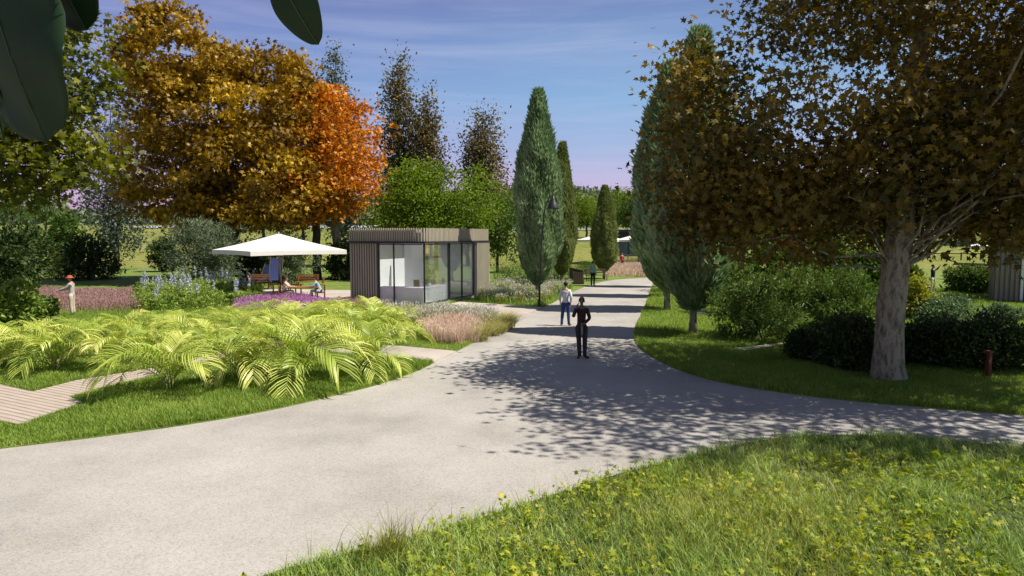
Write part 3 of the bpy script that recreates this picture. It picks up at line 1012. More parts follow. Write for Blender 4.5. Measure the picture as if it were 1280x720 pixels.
# --- slender poplars
def poplar(label, px, top, w, basey, lmat, lsz, dens=1.0, cat='tree'):
    Y = G(px, basey).y
    x = xat(px, Y)
    ht = zat(top, Y)
    rw = w / 2 / F * Y
    zb = ht * 0.16
    lob = []
    for k in range(9):
        t = k / 8
        r = rw * (0.55 + 0.75 * math.sin(math.pi * min(1, 0.15 + 0.62 * t)) - 0.72 * t ** 2.2)
        lob.append((rng.normal() * rw * 0.10, 0, zb + (ht - zb) * (0.04 + 0.90 * t), max(0.5, r), max(0.5, r), ht * 0.085))
    return tree('poplar_tree', label, cat, Vector((x, Y, 0)), lob, int(330 * dens), 30, lsz * 0.8, 'rhomb', lmat,
                [((0, 0, -0.1), 0.32), ((0, 0, ht * 0.3), 0.2), ((0, 0, ht * 0.96), 0.03)], M['bark_dark'], csig=0.5, branches=40, shell=0.15, flat=1.5)


poplar('sparse grey-green poplar on the meadow edge between two maples', 146, 128, 74, 338, M['poplar_grey'], 0.36, 1.0)
poplar('thin poplar tip rising behind the orange maple', 424, 55, 46, 334, M['poplar_grey'], 0.40, 1.0)
poplar('tallest russet poplar of the trio behind the pavilion', 501, 76, 56, 334, M['poplar_leaf'], 0.42, 1.25)
poplar('middle russet poplar just right of the tallest one', 537, 112, 42, 335, M['poplar_leaf'], 0.40, 1.0)
poplar('shorter russet poplar standing alone nearest the cypresses', 604, 131, 54, 335, M['poplar_leaf'], 0.40, 1.2)

# --- bright green trees behind the pavilion
b = G(520, 350)
tree('bushy_tree', 'bright green bushy tree rising right behind the pavilion roof', 'tree', b,
     [(0, 0, 5.8, 2.6, 2.8, 3.0), (-1.6, 0, 4.4, 1.9, 2.4, 2.2), (1.7, 0, 4.8, 1.9, 2.2, 2.6), (0.5, 0, 8.3, 1.5, 1.6, 1.6)],
     300, 40, 0.24, 'rhomb', M['bright_leaf'], [((0, 0, -0.1), 0.22), ((0, 0, 4), 0.16), ((0, 0, 9), 0.05)], M['bark_dark'], csig=0.7, branches=24, shell=0.4)
b = G(586, 350)
tree('bushy_tree', 'smaller green tree at the far corner of the pavilion', 'tree', b,
     [(0, 0, 6.2, 2.4, 2.2, 3.2), (-0.8, 0, 4.4, 2.4, 2.2, 2.6)],
     150, 38, 0.22, 'rhomb', M['bright_leaf'], [((0, 0, -0.1), 0.18), ((0, 0, 4), 0.12), ((0, 0, 7), 0.04)], M['bark_dark'], csig=0.6, branches=16, shell=0.4)
b = G(622, 341)
tree('bushy_tree', 'loose mid-green tree between the pavilion and the cypress', 'tree', b,
     [(0, 0, 5.4, 2.4, 2.2, 2.6), (1.0, 0, 3.2, 2.2, 2, 2.0), (-1, 0, 3.0, 2.2, 2, 1.8)],
     140, 34, 0.26, 'rhomb', M['mid_leaf'], [((0, 0, -0.1), 0.15), ((0, 0, 4), 0.1), ((0, 0, 6), 0.04)], M['bark_dark'], csig=0.6, branches=18, shell=0.3)


# --- cypresses: dense columns of upswept sprays
def cypress_mesh(seed, mat, lobed=True):
    """unit-ish cypress: height 10, widest radius 1"""
    global rng
    keep = rng
    rng = np.random.default_rng(seed)
    prof_t = np.array([0.08, 0.12, 0.17, 0.235, 0.34, 0.5, 0.66, 0.8, 0.9, 0.97, 1.0])
    prof_r = np.array([0.10, 0.46, 0.80, 0.97, 1.0, 0.95, 0.80, 0.58, 0.36, 0.17, 0.03])
    # flame-like plumes overlapping the column
    pl = []
    for q in range(26):
        a = rng.random() * 6.283
        t0 = 0.09 + 0.60 * rng.random()
        pl.append((a, t0, t0 + 0.18 + 0.16 * rng.random(), 0.35 + 0.3 * rng.random()))

    def rad(t, a):
        r = np.interp(t, prof_t, prof_r)
        bump = np.zeros_like(t)
        for (pa, t0, t1, wd_) in pl:
            da = np.abs((a - pa + math.pi) % (2 * math.pi) - math.pi)
            u = np.clip((t - t0) / (t1 - t0), 0, 1)
            prof = np.sin(math.pi * u ** 0.7) * (u < 1)
            wloc = wd_ * (1 - 0.55 * u)
            bump = np.maximum(bump, prof * np.exp(-(da / np.maximum(wloc, .05)) ** 2))
        return r * (0.74 + 0.32 * bump)

    mb = MB()
    # inner solid mass so that the column does not let light through
    nt_, na = 40, 26
    t = np.linspace(0.10, 0.985, nt_)
    a = np.linspace(0, 2 * math.pi, na, endpoint=False)
    T_, A_ = np.meshgrid(t, a, indexing='ij')
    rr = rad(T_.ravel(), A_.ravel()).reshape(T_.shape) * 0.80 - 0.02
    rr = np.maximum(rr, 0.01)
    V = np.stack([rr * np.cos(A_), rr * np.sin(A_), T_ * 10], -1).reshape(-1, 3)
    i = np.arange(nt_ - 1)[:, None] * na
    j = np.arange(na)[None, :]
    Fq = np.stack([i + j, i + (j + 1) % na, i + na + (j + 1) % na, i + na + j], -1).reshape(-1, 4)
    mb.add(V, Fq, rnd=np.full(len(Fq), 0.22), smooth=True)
    n = 38000
    t = 0.09 + 0.90 * rng.random(n * 2)
    k = rng.random(n * 2) < (0.12 + np.interp(t, prof_t, prof_r))
    t = t[k]
    n = len(t)
    a = rng.random(n) * 2 * math.pi
    r = rad(t, a) * (0.80 + 0.20 * rng.random(n))
    P = np.stack([r * np.cos(a), r * np.sin(a), t * 10 - 0.15], 1)
    ax = np.stack([np.cos(a) * 0.42, np.sin(a) * 0.42, np.full(n, 1.35)], 1)
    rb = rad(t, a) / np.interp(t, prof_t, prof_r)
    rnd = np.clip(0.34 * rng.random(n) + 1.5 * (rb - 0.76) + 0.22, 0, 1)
    # face the blades outward
    T = LEAF['lance']
    d = unit(ax + rng.normal(size=(n, 3)) * 0.28)
    out_ = np.stack([np.cos(a), np.sin(a), 0.35 + 0 * a], 1) + rng.normal(size=(n, 3)) * 0.9
    bb = unit(np.cross(out_, d))
    nn = np.cross(d, bb)
    sz = 0.32 * (0.6 + 0.8 * rng.random(n))
    V = P[:, None, :] + sz[:, None, None] * (T[None, :, 0, None] * bb[:, None, :] * 0.9 + T[None, :, 1, None] * d[:, None, :] + T[None, :, 2, None] * nn[:, None, :])
    mb.add(V.reshape(-1, 3), np.arange(n)[:, None] * 4 + np.arange(4)[None, :], rnd=rnd)
    me = mb.mesh('crown', mat)
    tb = MB()
    tb.tube([(0, 0, -0.05), (0.01, 0, 0.5), (0, 0.02, 1.4), (0, 0, 3)], [0.16, 0.125, 0.12, 0.06], 10, wob=0.12)
    for q in range(16):
        aa = rng.random() * 6.28
        z0 = 0.8 + 0.5 * rng.random()
        tb.tube([(0, 0, z0), (0.25 * math.cos(aa), 0.25 * math.sin(aa), z0 + 0.5), (0.5 * math.cos(aa), 0.5 * math.sin(aa), z0 + 1.3)], [0.05, 0.03, 0.015], 5, cap=False)
    tm = tb.mesh('trunk', M['bark'])
    rng = keep
    return me, tm


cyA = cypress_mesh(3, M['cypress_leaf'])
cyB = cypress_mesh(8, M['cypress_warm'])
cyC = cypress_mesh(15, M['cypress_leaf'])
for (px, py, top, wpx, src, rz, label) in (
        (672, 377, 112, 58, cyA, 0.4, 'tall grey-green cypress beside the lamp post'),
        (702, 358, 178, 37, cyB, 2.0, 'medium cypress behind the dark wooden bin'),
        (755, 349, 232, 32, cyB, 4.1, 'small olive-green cypress at the far bend of the road'),
        (866, 418, 36, 100, cyC, 1.2, 'biggest cypress with a bare lower trunk on the shaded lawn'),
        (834, 388, 77, 88, cyA, 3.0, 'cypress standing right behind the biggest one'),
        (832, 371, 150, 52, cyB, 5.0, 'cypress third in the row along the right kerb'),
        (826, 359, 190, 38, cyC, 0.2, 'cypress fourth in the row, nearly hidden by the others')):
    p = G(px, py)
    ht = zat(top, p.y)
    r = wpx / 2 / F * p.y
    root = empty('cypress_tree', (p.x, p.y, 0.03), rz, label, 'tree', 'cypresses lining the road')
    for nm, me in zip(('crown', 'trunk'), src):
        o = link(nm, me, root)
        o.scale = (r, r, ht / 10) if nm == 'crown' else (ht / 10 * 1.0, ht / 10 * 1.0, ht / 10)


# --- shrubs
def shrub(name, label, px, py, w, top, lmat, lsz=0.12, shape='lance', n=90, per=40, d=None, lobn=7, group=None, cat='shrub', Yo=0, nup=0.5, csig=0.14, stems=12):
    p = G(px, py)
    Y = p.y + Yo
    hw = w / 2 / F * Y
    ht = max(0.5, zat(top, Y))
    lob = []
    for k in range(lobn):
        a = rng.random() * 6.28
        q = 0.55 * rng.random() ** 0.5
        rr = hw * (0.42 + 0.2 * rng.random())
        zc = ht * (0.35 + 0.32 * rng.random()) * (1.1 - 0.4 * q)
        lob.append((hw * q * math.cos(a) * 1.1, hw * q * math.sin(a), zc, rr, rr, min(ht - zc, ht * 0.42)))
    lob.append((0, 0, ht * 0.62, hw * 0.55, hw * 0.55, ht * 0.36))
    lob.append((0, 0, ht * 0.34, hw * 0.85, hw * 0.8, ht * 0.33))
    root = empty(name, (xat(px, Y), Y, terr(xat(px, Y), Y) * 1.0), 0, label, cat, group)
    C, D = crown_points(lob, n, 0.55)
    C[:, 2] = np.maximum(C[:, 2], 0.08)
    sb = MB()
    for q in rng.choice(len(C), min(stems, len(C)), replace=False):
        sb.tube(curve_pts((0.1 * rng.normal() * hw, 0.1 * rng.normal() * hw, 0), C[q], 0.08, 5, 0.04), np.linspace(0.03, 0.01, 5) * (0.6 + 0.25 * ht), 5, cap=False)
    sb.build('stem', M['bark_dark'], root)
    mb = MB()
    P = np.repeat(C, per, 0)
    s = csig * hw * (0.7 + 0.6 * rng.random(n))
    P = P + rng.normal(size=P.shape) * np.repeat(s, per)[:, None] * np.array([1, 1, 0.7])
    P[:, 2] = np.maximum(P[:, 2], 0.03)
    rnd = np.clip(0.6 * rng.random(len(P)) + 0.4 * np.repeat(rng.random(n), per), 0, 1)
    leaves(mb, P, lsz, shape, axis=np.repeat(D, per, 0) + np.array([0, 0, 0.5]), axis_w=0.5, nup=nup, rnd=rnd)
    mb.build('foliage', lmat, root)
    return root


shrub('olive_shrub', 'large silvery olive shrub left of the parasol', 252, 361, 104, 274, M['olive_leaf'], 0.26, n=230, per=42, csig=0.11)
shrub('olive_shrub', 'silvery shrub showing behind the parasol pole', 362, 354, 66, 284, M['olive_leaf'], 0.24, n=120, per=40, csig=0.12)
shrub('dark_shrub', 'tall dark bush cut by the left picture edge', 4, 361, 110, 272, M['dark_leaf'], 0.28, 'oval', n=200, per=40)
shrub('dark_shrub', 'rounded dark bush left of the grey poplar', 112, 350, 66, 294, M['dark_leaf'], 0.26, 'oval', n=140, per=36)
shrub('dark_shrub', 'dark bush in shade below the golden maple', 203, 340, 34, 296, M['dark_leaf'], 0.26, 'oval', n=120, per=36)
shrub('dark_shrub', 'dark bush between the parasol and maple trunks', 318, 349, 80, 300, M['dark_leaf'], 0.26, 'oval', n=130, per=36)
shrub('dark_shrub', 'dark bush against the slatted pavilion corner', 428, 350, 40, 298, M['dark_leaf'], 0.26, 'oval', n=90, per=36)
shrub('pale_shrub', 'low yellow-green shrub between the two dark bushes', 68, 349, 52, 318, M['yellow_leaf'], 0.2, 'lance', n=80, per=36)
shrub('green_shrub', 'light green sapling on the meadow before the hazy hills', 86, 330, 44, 262, M['mid_leaf'], 0.36, 'rhomb', n=110, per=30)
shrub('green_shrub', 'low mid-green bush on the meadow rim', 42, 330, 60, 284, M['mid_leaf'], 0.36, 'rhomb', n=90, per=30)
# right-hand shrubbery
for k, (px, py, w, top, lb) in enumerate(((900, 366, 90, 270, 'tall shaded bush behind the biggest cypress'), (965, 362, 90, 278, 'tall shaded bush below the scarlet tree'), (1035, 366, 90, 284, 'tall shaded bush left of the maple trunk, behind the laurels'), (1085, 372, 60, 312, 'shaded bush directly behind the maple trunk'))):
    shrub('tall_bush', lb, px, py, w, top, M['mid_leaf'], 0.26, 'oval', n=120, per=40)
shrub('laurel_shrub', 'rounded light green laurel behind the biggest cypress trunk', 945, 424, 124, 345, M['laurel_leaf'], 0.19, 'lance', n=120, per=60, csig=0.085)
shrub('laurel_shrub', 'wide laurel next to the maple trunk', 1060, 414, 120, 334, M['laurel_leaf'], 0.19, 'lance', n=130, per=60, csig=0.085)
shrub('laurel_shrub', 'laurel half hidden behind the rounded one', 925, 394, 90, 332, M['laurel_leaf'], 0.21, 'lance', n=100, per=54, csig=0.095)
shrub('laurel_shrub', 'laurel in the gap between the two large ones', 1000, 397, 84, 330, M['laurel_leaf'], 0.21, 'lance', n=100, per=54, csig=0.095)
shrub('bright_shrub', 'bright yellow-green shrub just right of the maple trunk', 1140, 398, 60, 346, M['yellow_leaf'], 0.15, 'oval', n=90, per=44)
shrub('variegated_shrub', 'pale grey-green shrub before the man in white trousers', 1192, 402, 84, 374, M['pale_leaf'], 0.12, 'oval', n=120, per=48)
shrub('variegated_shrub', 'pale shrub at the foot of the brown cabin', 1258, 400, 44, 382, M['pale_leaf'], 0.12, 'oval', n=90, per=44)
for k, (px, py, w, top, lb) in enumerate(((1138, 366, 26, 334, 'dark feathery shrub left of the man in white trousers'), (1203, 366, 40, 334, 'dark feathery shrub right of the man in white trousers'),
                                          (1228, 368, 40, 336, 'dark feathery shrub against the brown cabin'))):
    shrub('feathery_shrub', lb, px, py, w, top, M['laurel_leaf'], 0.34, 'lance', n=70, per=36)
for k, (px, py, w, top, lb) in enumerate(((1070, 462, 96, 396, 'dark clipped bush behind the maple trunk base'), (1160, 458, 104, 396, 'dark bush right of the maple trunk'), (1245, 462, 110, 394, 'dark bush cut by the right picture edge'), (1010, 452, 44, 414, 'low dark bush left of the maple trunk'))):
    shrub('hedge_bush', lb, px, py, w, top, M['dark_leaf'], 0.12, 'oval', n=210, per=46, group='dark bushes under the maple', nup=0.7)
for k, (px, py, w, top) in enumerate(((640, 352, 60, 326), (655, 362, 30, 346), (700, 350, 50, 330), (735, 343, 40, 326))):
    shrub('low_shrub', ['spreading brown-green shrub left of the tall cypress', 'small shrub at the foot of the tall cypress', 'low shrub between the two left cypresses', 'low shrub on the bank beyond the wooden bin'][k],
          px, py, w, top, M['mid_leaf'], 0.14, 'lance', n=70, per=36)
for k, (px, py, w, top, lb) in enumerate(((16, 412, 70, 352, 'layered bronze-green shrub in front of the heather'), (-30, 420, 90, 356, 'leafy shrub just inside the left picture edge'), (48, 404, 36, 372, 'small dark leafy plant left of the gardener'))):
    shrub('leafy_shrub', lb, px, py, w, top, M['perennial' if k < 2 else 'dark_leaf'], 0.2, 'oval', n=90, per=26, nup=1.6)

# yellow blooms among them
for k, (px, py, z, lb) in enumerate(((10, 396, 0.5, 'yellow bloom low beside the bronze-green shrub'), (38, 393, 0.55, 'small yellow bloom beside the pinkish stones'), (55, 390, 0.5, 'cup-shaped yellow bloom before the heather'),
                                     (70, 391, 0.45, 'pale yellow bloom left of the gardener'), (28, 402, 0.6, 'yellow bloom at the foot of the bronze-green shrub'))):
    p = G(px, py)
    mb = MB()
    mb.tube([(0, 0, 0), (0.02, 0, z * 0.6), (0, 0, z)], [0.012, 0.01, 0.008], 5, mat=1)
    for q in range(9):
        a = q / 9 * 6.28
        dd = np.array([[math.cos(a), math.sin(a), 0.55]])
        leaves(mb, np.array([[0, 0, z]]), np.array([0.26]), 'oval', axis=dd, axis_w=1.0, nup=2)
    o = mb.build('yellow_flower', [M['yellow_flower'], M['palm_stem']])
    o.location = (p.x, p.y, 0.04)
    tag(o, lb, 'flower', 'yellow blooms at the left edge')

# --- background trees: three kinds copied
protos = []
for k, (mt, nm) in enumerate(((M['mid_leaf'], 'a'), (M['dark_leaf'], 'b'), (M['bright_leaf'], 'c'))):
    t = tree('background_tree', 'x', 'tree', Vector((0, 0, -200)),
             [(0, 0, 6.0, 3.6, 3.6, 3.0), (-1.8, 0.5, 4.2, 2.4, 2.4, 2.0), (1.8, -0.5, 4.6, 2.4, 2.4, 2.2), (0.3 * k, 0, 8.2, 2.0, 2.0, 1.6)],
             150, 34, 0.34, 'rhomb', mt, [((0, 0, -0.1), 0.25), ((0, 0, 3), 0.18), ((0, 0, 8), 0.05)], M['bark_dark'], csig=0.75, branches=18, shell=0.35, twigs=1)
    protos.append(t)
spots = []
for (px, Y, s, k, lb, g) in (
        (632, 120, 1.0, 0, 'green tree beyond the pavilion, left of the row of far trees', None),
        (712, 128, 0.95, 0, 1, 1), (733, 125, 0.85, 2, 1, 1), (771, 130, 1.0, 2, 1, 1), (792, 122, 0.9, 0, 1, 1), (655, 135, 0.9, 0, 1, 1), (815, 120, 1.0, 1, 1, 1),
        (905, 62, 1.0, 0, 2, 2), (945, 72, 1.15, 0, 2, 2), (1040, 66, 1.12, 2, 'bright green tree seen through the gap under the brown maple', None), (1000, 84, 1.1, 0, 2, 2),
        (1090, 92, 1.0, 1, 2, 2), (1180, 110, 1.0, 0, 2, 2), (870, 84, 1.1, 1, 2, 2), (1250, 104, 1.1, 1, 2, 2), (1330, 70, 1.2, 0, 2, 2),
        (18, 150, 1.0, 0, 3, 3), (-40, 120, 1.2, 1, 3, 3), (60, 170, 0.9, 0, 3, 3), (250, 112, 1.05, 1, 3, 3), (330, 105, 1.2, 1, 3, 3), (380, 110, 1.1, 1, 3, 3), (290, 120, 1.3, 1, 3, 3), (-110, 90, 1.3, 1, 3, 3)):
    lab = {1: 'green tree in the far row beyond the white parasols', 2: 'shaded background tree behind the laurels and brown maple', 3: 'background tree on the meadow behind the golden maple'}.get(lb, lb)
    grp = {1: 'far trees beyond the parasols', 2: 'trees behind the laurels', 3: 'trees on the far meadow'}.get(g)
    c = copy_tree(protos[k])
    x = xat(px, Y)
    c.location = (x, Y, float(terr(np.array(x), np.array(Y))) - 0.1)
    c.scale = (s, s, s)
    c.rotation_euler = (0, 0, random.random() * 6)
    c['label'] = lab
    if grp:
        c['group'] = grp
for t in protos:
    for ch in list(t.children):
        bpy.data.objects.remove(ch)
    bpy.data.objects.remove(t)

# small red-leaved tree in the gap
tree('red_maple_tree', 'small scarlet-leaved tree seen through the gap beside the cypress', 'tree', Vector((xat(988, 40), 40, 0)),
     [(-0.1, 0, 4.3, 0.35, 0.3, 0.5), (0.2, 0, 3.2, 0.6, 0.4, 0.25)], 9, 18, 0.2, 'maple', M['red_leaf'], [((0, 0, -0.1), 0.07), ((0, 0, 2.6), 0.05), ((0, 0, 4.6), 0.015)], M['bark_dark'], csig=0.2, branches=10)

# far wooded hills: one mass of tree tops
mb = MB()
n = 5200
x = -420 + 1100 * rng.random(n)
y = 430 + 520 * rng.random(n)
z = terr(x, y)
P = np.stack([x, y, z], 1)
C = np.repeat(P, 12, 0) + rng.normal(size=(n * 12, 3)) * np.array([4.5, 4.5, 3.2]) + np.array([0, 0, 4])
leaves(mb, C, 6.0, 'rhomb', nup=0.8)
tag(mb.build('far_forest', M['olive_leaf']), 'pale green wood covering the distant hills', 'forest', kind='stuff')


# ================================================================== PALM BED
def frond_mesh(seed, L=1.7, droop=1.0):
    global rng
    keep = rng
    rng = np.random.default_rng(seed)
    n = 30
    t = np.linspace(0, 1, n)
    ang = R(68) - droop * R(105) * t ** 1.35
    dx = np.cos(ang) * L / n
    dz = np.sin(ang) * L / n
    X = np.cumsum(dx)
    Z = np.cumsum(dz)
    P = np.stack([X, 0.03 * np.sin(t * 5 + seed), Z], 1)
    mb = MB()
    mb.tube(P[::3], np.linspace(0.014, 0.004, len(P[::3])), 5, mat=1, cap=False)
    T = np.gradient(P, axis=0)
    T = unit(T)
    for side in (-1, 1):
        k = 26
        tt = np.linspace(0.16, 1.0, k) + rng.normal(size=k) * 0.004
        base = np.stack([np.interp(tt, t, P[:, c]) for c in range(3)], 1)
        tan = unit(np.stack([np.interp(tt, t, T[:, c]) for c in range(3)], 1))
        lat = np.array([0, side, 0.0])
        upv = unit(np.cross(tan, np.cross(np.array([0, 0, 1.0]), tan)) + 1e-6)
        ll = L * 0.34 * np.sin(math.pi * np.clip(0.12 + 0.80 * (tt - 0.1), 0, 1)) ** 0.7 * (0.85 + 0.3 * rng.random(k)) + 0.05
        fw = 0.45 + 0.9 * tt
        d0 = unit(lat * 1.0 + tan * fw[:, None] + upv * 0.45)
        w = 0.015 * (0.8 + 0.4 * rng.random(k))
        sidev = unit(np.cross(d0, upv + rng.normal(size=(k, 3)) * 0.25))
        m1 = base + d0 * (ll * 0.45)[:, None] + np.array([0, 0, 1.0]) * (-0.02 * ll)[:, None]
        m2 = base + d0 * (ll * 0.78)[:, None] + np.array([0, 0, 1.0]) * (-0.16 * ll)[:, None]
        tip = base + d0 * (ll * 0.95)[:, None] + np.array([0, 0, 1.0]) * (-0.42 * ll)[:, None]
        W = sidev * w[:, None]
        V = np.stack([base - W * 0.5, base + W * 0.5, m1 + W, m1 - W, m2 + W * 0.8, m2 - W * 0.8, tip], 1)
        q = np.arange(k)[:, None] * 7
        k0 = mb.n
        rr = np.clip(0.3 + 0.5 * tt + 0.3 * (rng.random(k) - 0.5), 0, 1)
        mb.V.append(V.reshape(-1, 3))
        mb.F.append((q + np.array([[0, 1, 2, 3]]) + k0, rr, 0, False))
        mb.F.append((q + np.array([[3, 2, 4, 5]]) + k0, rr, 0, False))
        mb.F.append((q + np.array([[5, 4, 6]]) + k0, rr, 0, False))
        mb.n += 7 * k
    rng = keep
    return mb.mesh('frond', [M['palm_leaf'], M['palm_stem']])


fm = [frond_mesh(s, L, d) for s, L, d in ((1, 1.75, 1.0), (2, 1.9, 1.15), (3, 1.5, 0.85), (4, 1.8, 1.3), (5, 1.3, 0.6))]
stemm = MB()
for q in range(9):
    a = q / 9 * 6.28
    r = 0.05 + 0.05 * random.random()
    stemm.tube([(r * math.cos(a), r * math.sin(a), 0), (r * 1.5 * math.cos(a), r * 1.5 * math.sin(a), 0.35)], [0.02, 0.014], 6)
stemm = stemm.mesh('stem', M['palm_stem'])


def palm(x, y, s, label, n=15, group='yellow-green palms of the bed'):
    root = empty('palm_plant', (x, y, 0.04), random.random() * 6.28, label, 'palm', group)
    root.scale = (s, s, s)
    link('stem', stemm, root)
    for k in range(n):
        o = link('frond', fm[random.randrange(5)], root)
        o.location = (0.05 * random.random(), 0.05 * random.random(), 0.10 + 0.15 * random.random())
        f = 0.8 + 0.35 * random.random()
        o.scale = (f, f, f)
        inner = k / n
        o.rotation_euler = (random.gauss(0, 0.16), -0.42 + 0.95 * (1 - inner) * random.uniform(0.4, 1.1), k * 2.4 + random.gauss(0, 0.2))
    return root


front = [(212, 492, 1.02, 'front palm whose bright fronds droop over the verge beside the boardwalk'), (372, 482, 1.12, 'front palm in the middle of the verge facing the road'),
         (462, 468, 1.02, 'front palm at the corner where the paved path meets the road'), (300, 478, 0.85, 'smaller palm between the two front verge palms'),
         (70, 466, 0.95, 'palm above the boardwalk bend'), (5, 462, 0.9, 'palm at the left picture edge above the boardwalk')]
placed = []
for px, py, s, lb in front:
    p = G(px, py)
    placed.append(p.to_2d())
    palm(p.x, p.y, s, lb, 15)
bed = lawn_poly([(-110, 428), (200, 424), (300, 412), (420, 406), (490, 412), (500, 426), (470, 436), (400, 440), (330, 440), (200, 455), (100, 468), (30, 474), (-110, 466)])
bedA = [tuple(q) for q in bed]
cnt = 0
for q in range(4000):
    pt = scatter(bed, 1, [deckA, deckB])
    if len(pt) == 0:
        continue
    v = Vector(pt[0])
    if min((v - w).length for w in placed) < 1.15:
        continue
    placed.append(v)
    sc1 = 0.60 + 0.22 * max(0.0, min(1.0, (v.x + 14) / 8))
    palm(v.x, v.y, random.uniform(0.9, 1.15) * sc1, 'palm inside the dense mass filling the left bed', 12)
    cnt += 1
print('palms', cnt)


# ================================================================== FLOWER BEDS
def flowerbed(name, label, poly, n, h, w, stem, flower, tip=0.5, ground_h=0.05, size=0.05, shape='lance', per=3):
    P = scatter(poly, n)
    hv = (0.7 + 0.6 * vnoise(P, 2.0, 21))
    mb = MB()
    blades(mb, P, ground_h, h * 0.85, w, 0.35, tall=hv)
    PF, hf = (P, hv) if per >= 1 else (P[:int(len(P) * per)], hv[:int(len(P) * per)])
    per = max(1, int(per))
    Q = np.repeat(PF, per, 0) + rng.normal(size=(len(PF) * per, 2)) * 0.05
    zz = ground_h + np.repeat(hf, per) * h * (tip + (1 - tip) * rng.random(len(Q)))
    leaves(mb, np.column_stack([Q, zz]), size, shape, axis=np.tile(np.array([[0, 0, 1.0]]), (len(Q), 1)), axis_w=0.7, nup=0.2, mat=1)
    return tag(mb.build(name, [stem, flower]), label, 'flower bed', kind='stuff')


flowerbed('heather_bed', 'dusky pink heather bed behind the gardener', lawn_poly([(-60, 391), (-60, 371), (30, 368), (166, 369), (176, 390), (120, 391)]), 16000, 0.42, 0.02, M['heather'], M['heather'], 0.5, size=0.10)
flowerbed('lavender_bed', 'magenta and purple lavender bed before the parasol', lawn_poly([(296, 384), (330, 380), (408, 381), (428, 384), (420, 397), (330, 400), (290, 398)]), 9000, 0.45, 0.03, M['dry_grass'], M['lavender'], 0.60, size=0.11, per=2)
flowerbed('rose_bed', 'dull rose flower bed at the foot of the slatted wall', lawn_poly([(422, 386), (480, 386), (492, 392), (425, 398)]), 3000, 0.42, 0.02, M['dry_grass'], M['heather'], 0.5, size=0.10)
flowerbed('daisy_meadow', 'grassy strip dotted with small white flowers around the lamp post', lawn_poly([(600, 379), (598, 366), (640, 358), (690, 356), (715, 356), (716, 362), (700, 370), (680, 383), (640, 382)]), 14000, 0.36, 0.035, M['lawn'], M['white_flower'], 0.9, size=0.07, shape='rhomb', per=0.28)
flowerbed('pink_bed', 'salmon-pink grasses beside the far bend of the road', lawn_poly([(758, 346.5), (758, 336), (800, 334), (850, 335), (850, 344.5), (800, 346)]), 9000, 0.45, 0.06, M['pink_grass'], M['pink_grass'], 0.5, size=0.2)
P = None

# tall blue-spired perennials
dels = []
for s_ in range(3):
    fb, sb = MB(), MB()
    n = 260
    a = rng.random(n) * 6.28
    r = 0.38 * rng.random(n) ** 0.6
    P = np.stack([r * np.cos(a), r * np.sin(a), 0.1 + 0.65 * rng.random(n) * (1 - 0.4 * r)], 1)
    leaves(fb, P, 0.17, 'oval', axis=P * np.array([1, 1, 0.3]), axis_w=0.6, nup=1.0)
    spikes = []
    for q in range(3):
        x0, y0 = rng.normal() * 0.14, rng.normal() * 0.14
        h0 = 1.15 + 0.35 * rng.random()
        sb_ = MB()
        sb_.tube([(x0, y0, 0.3), (x0 * 1.3, y0 * 1.3, h0)], [0.012, 0.006], 5, mat=1)
        m = 60
        tt = rng.random(m)
        aa = rng.random(m) * 6.28
        rr = 0.05 * (1 - 0.6 * tt)
        zz = h0 - 0.5 + 0.5 * tt
        Pq = np.stack([x0 * 1.25 + rr * np.cos(aa), y0 * 1.25 + rr * np.sin(aa), zz], 1)
        leaves(sb_, Pq, 0.07, 'rhomb', nup=0.3)
        spikes.append(sb_.mesh('flower_spike', [M['delphinium'], M['palm_stem']]))
    dels.append((fb.mesh('foliage', M['perennial']), spikes))
bedD = lawn_poly([(172, 392), (168, 372), (200, 364), (290, 362), (325, 372), (318, 384), (250, 390)])
got = []
for q in range(3000):
    pt = scatter(bedD, 1)
    if len(pt) == 0:
        continue
    v = Vector(pt[0])
    if got and min((v - w).length for w in got) < 0.75:
        continue
    got.append(v)
    root = empty('delphinium_plant', (v.x, v.y, 0.04), random.random() * 6, 'leafy perennial with pale blue spires in the bed left of the parasol', 'plant', 'delphiniums left of the parasol')
    s = random.uniform(0.8, 1.15)
    root.scale = (s, s, s)
    fmh, sp = dels[random.randrange(3)]
    link('foliage', fmh, root)
    for me in sp[:random.choice((0, 0, 1, 1, 2))]:
        link('flower_spike', me, root)
    if len(got) >= 70:
        break
print('delphiniums', len(got))


# grass tufts beside the plaza
def tuft_mesh(n, h, spread, mat, fl=None, w=0.012, lean=0.6):
    mb = MB()
    P = np.clip(rng.normal(size=(n, 2)), -1.5, 1.5) * spread * 0.33
    blades(mb, P, 0.0, h, w, lean, hvar=0.35)
    if fl is not None:
        Q = np.clip(rng.normal(size=(n // 2, 2)), -1.4, 1.4) * spread * 0.5
        leaves(mb, np.column_stack([Q, h * (0.7 + 0.4 * rng.random(len(Q)))]), 0.10, 'lance', axis=np.tile(np.array([[0, 0, 1.0]]), (len(Q), 1)), axis_w=0.6, mat=1)
    return mb.mesh('grass_tuft', [mat, fl] if fl is not None else [mat])


tm_g = [tuft_mesh(170, 0.55, 0.5, M['wild_grass'], M['white_flower']) for _ in range(3)]
tm_p = [tuft_mesh(260, 0.50, 0.5, M['pink_grass'], M['pink_grass'], 0.014) for _ in range(3)]
tm_t = [tuft_mesh(300, 0.45, 0.45, M['dry_grass'], None, 0.012, 1.4) for _ in range(2)]


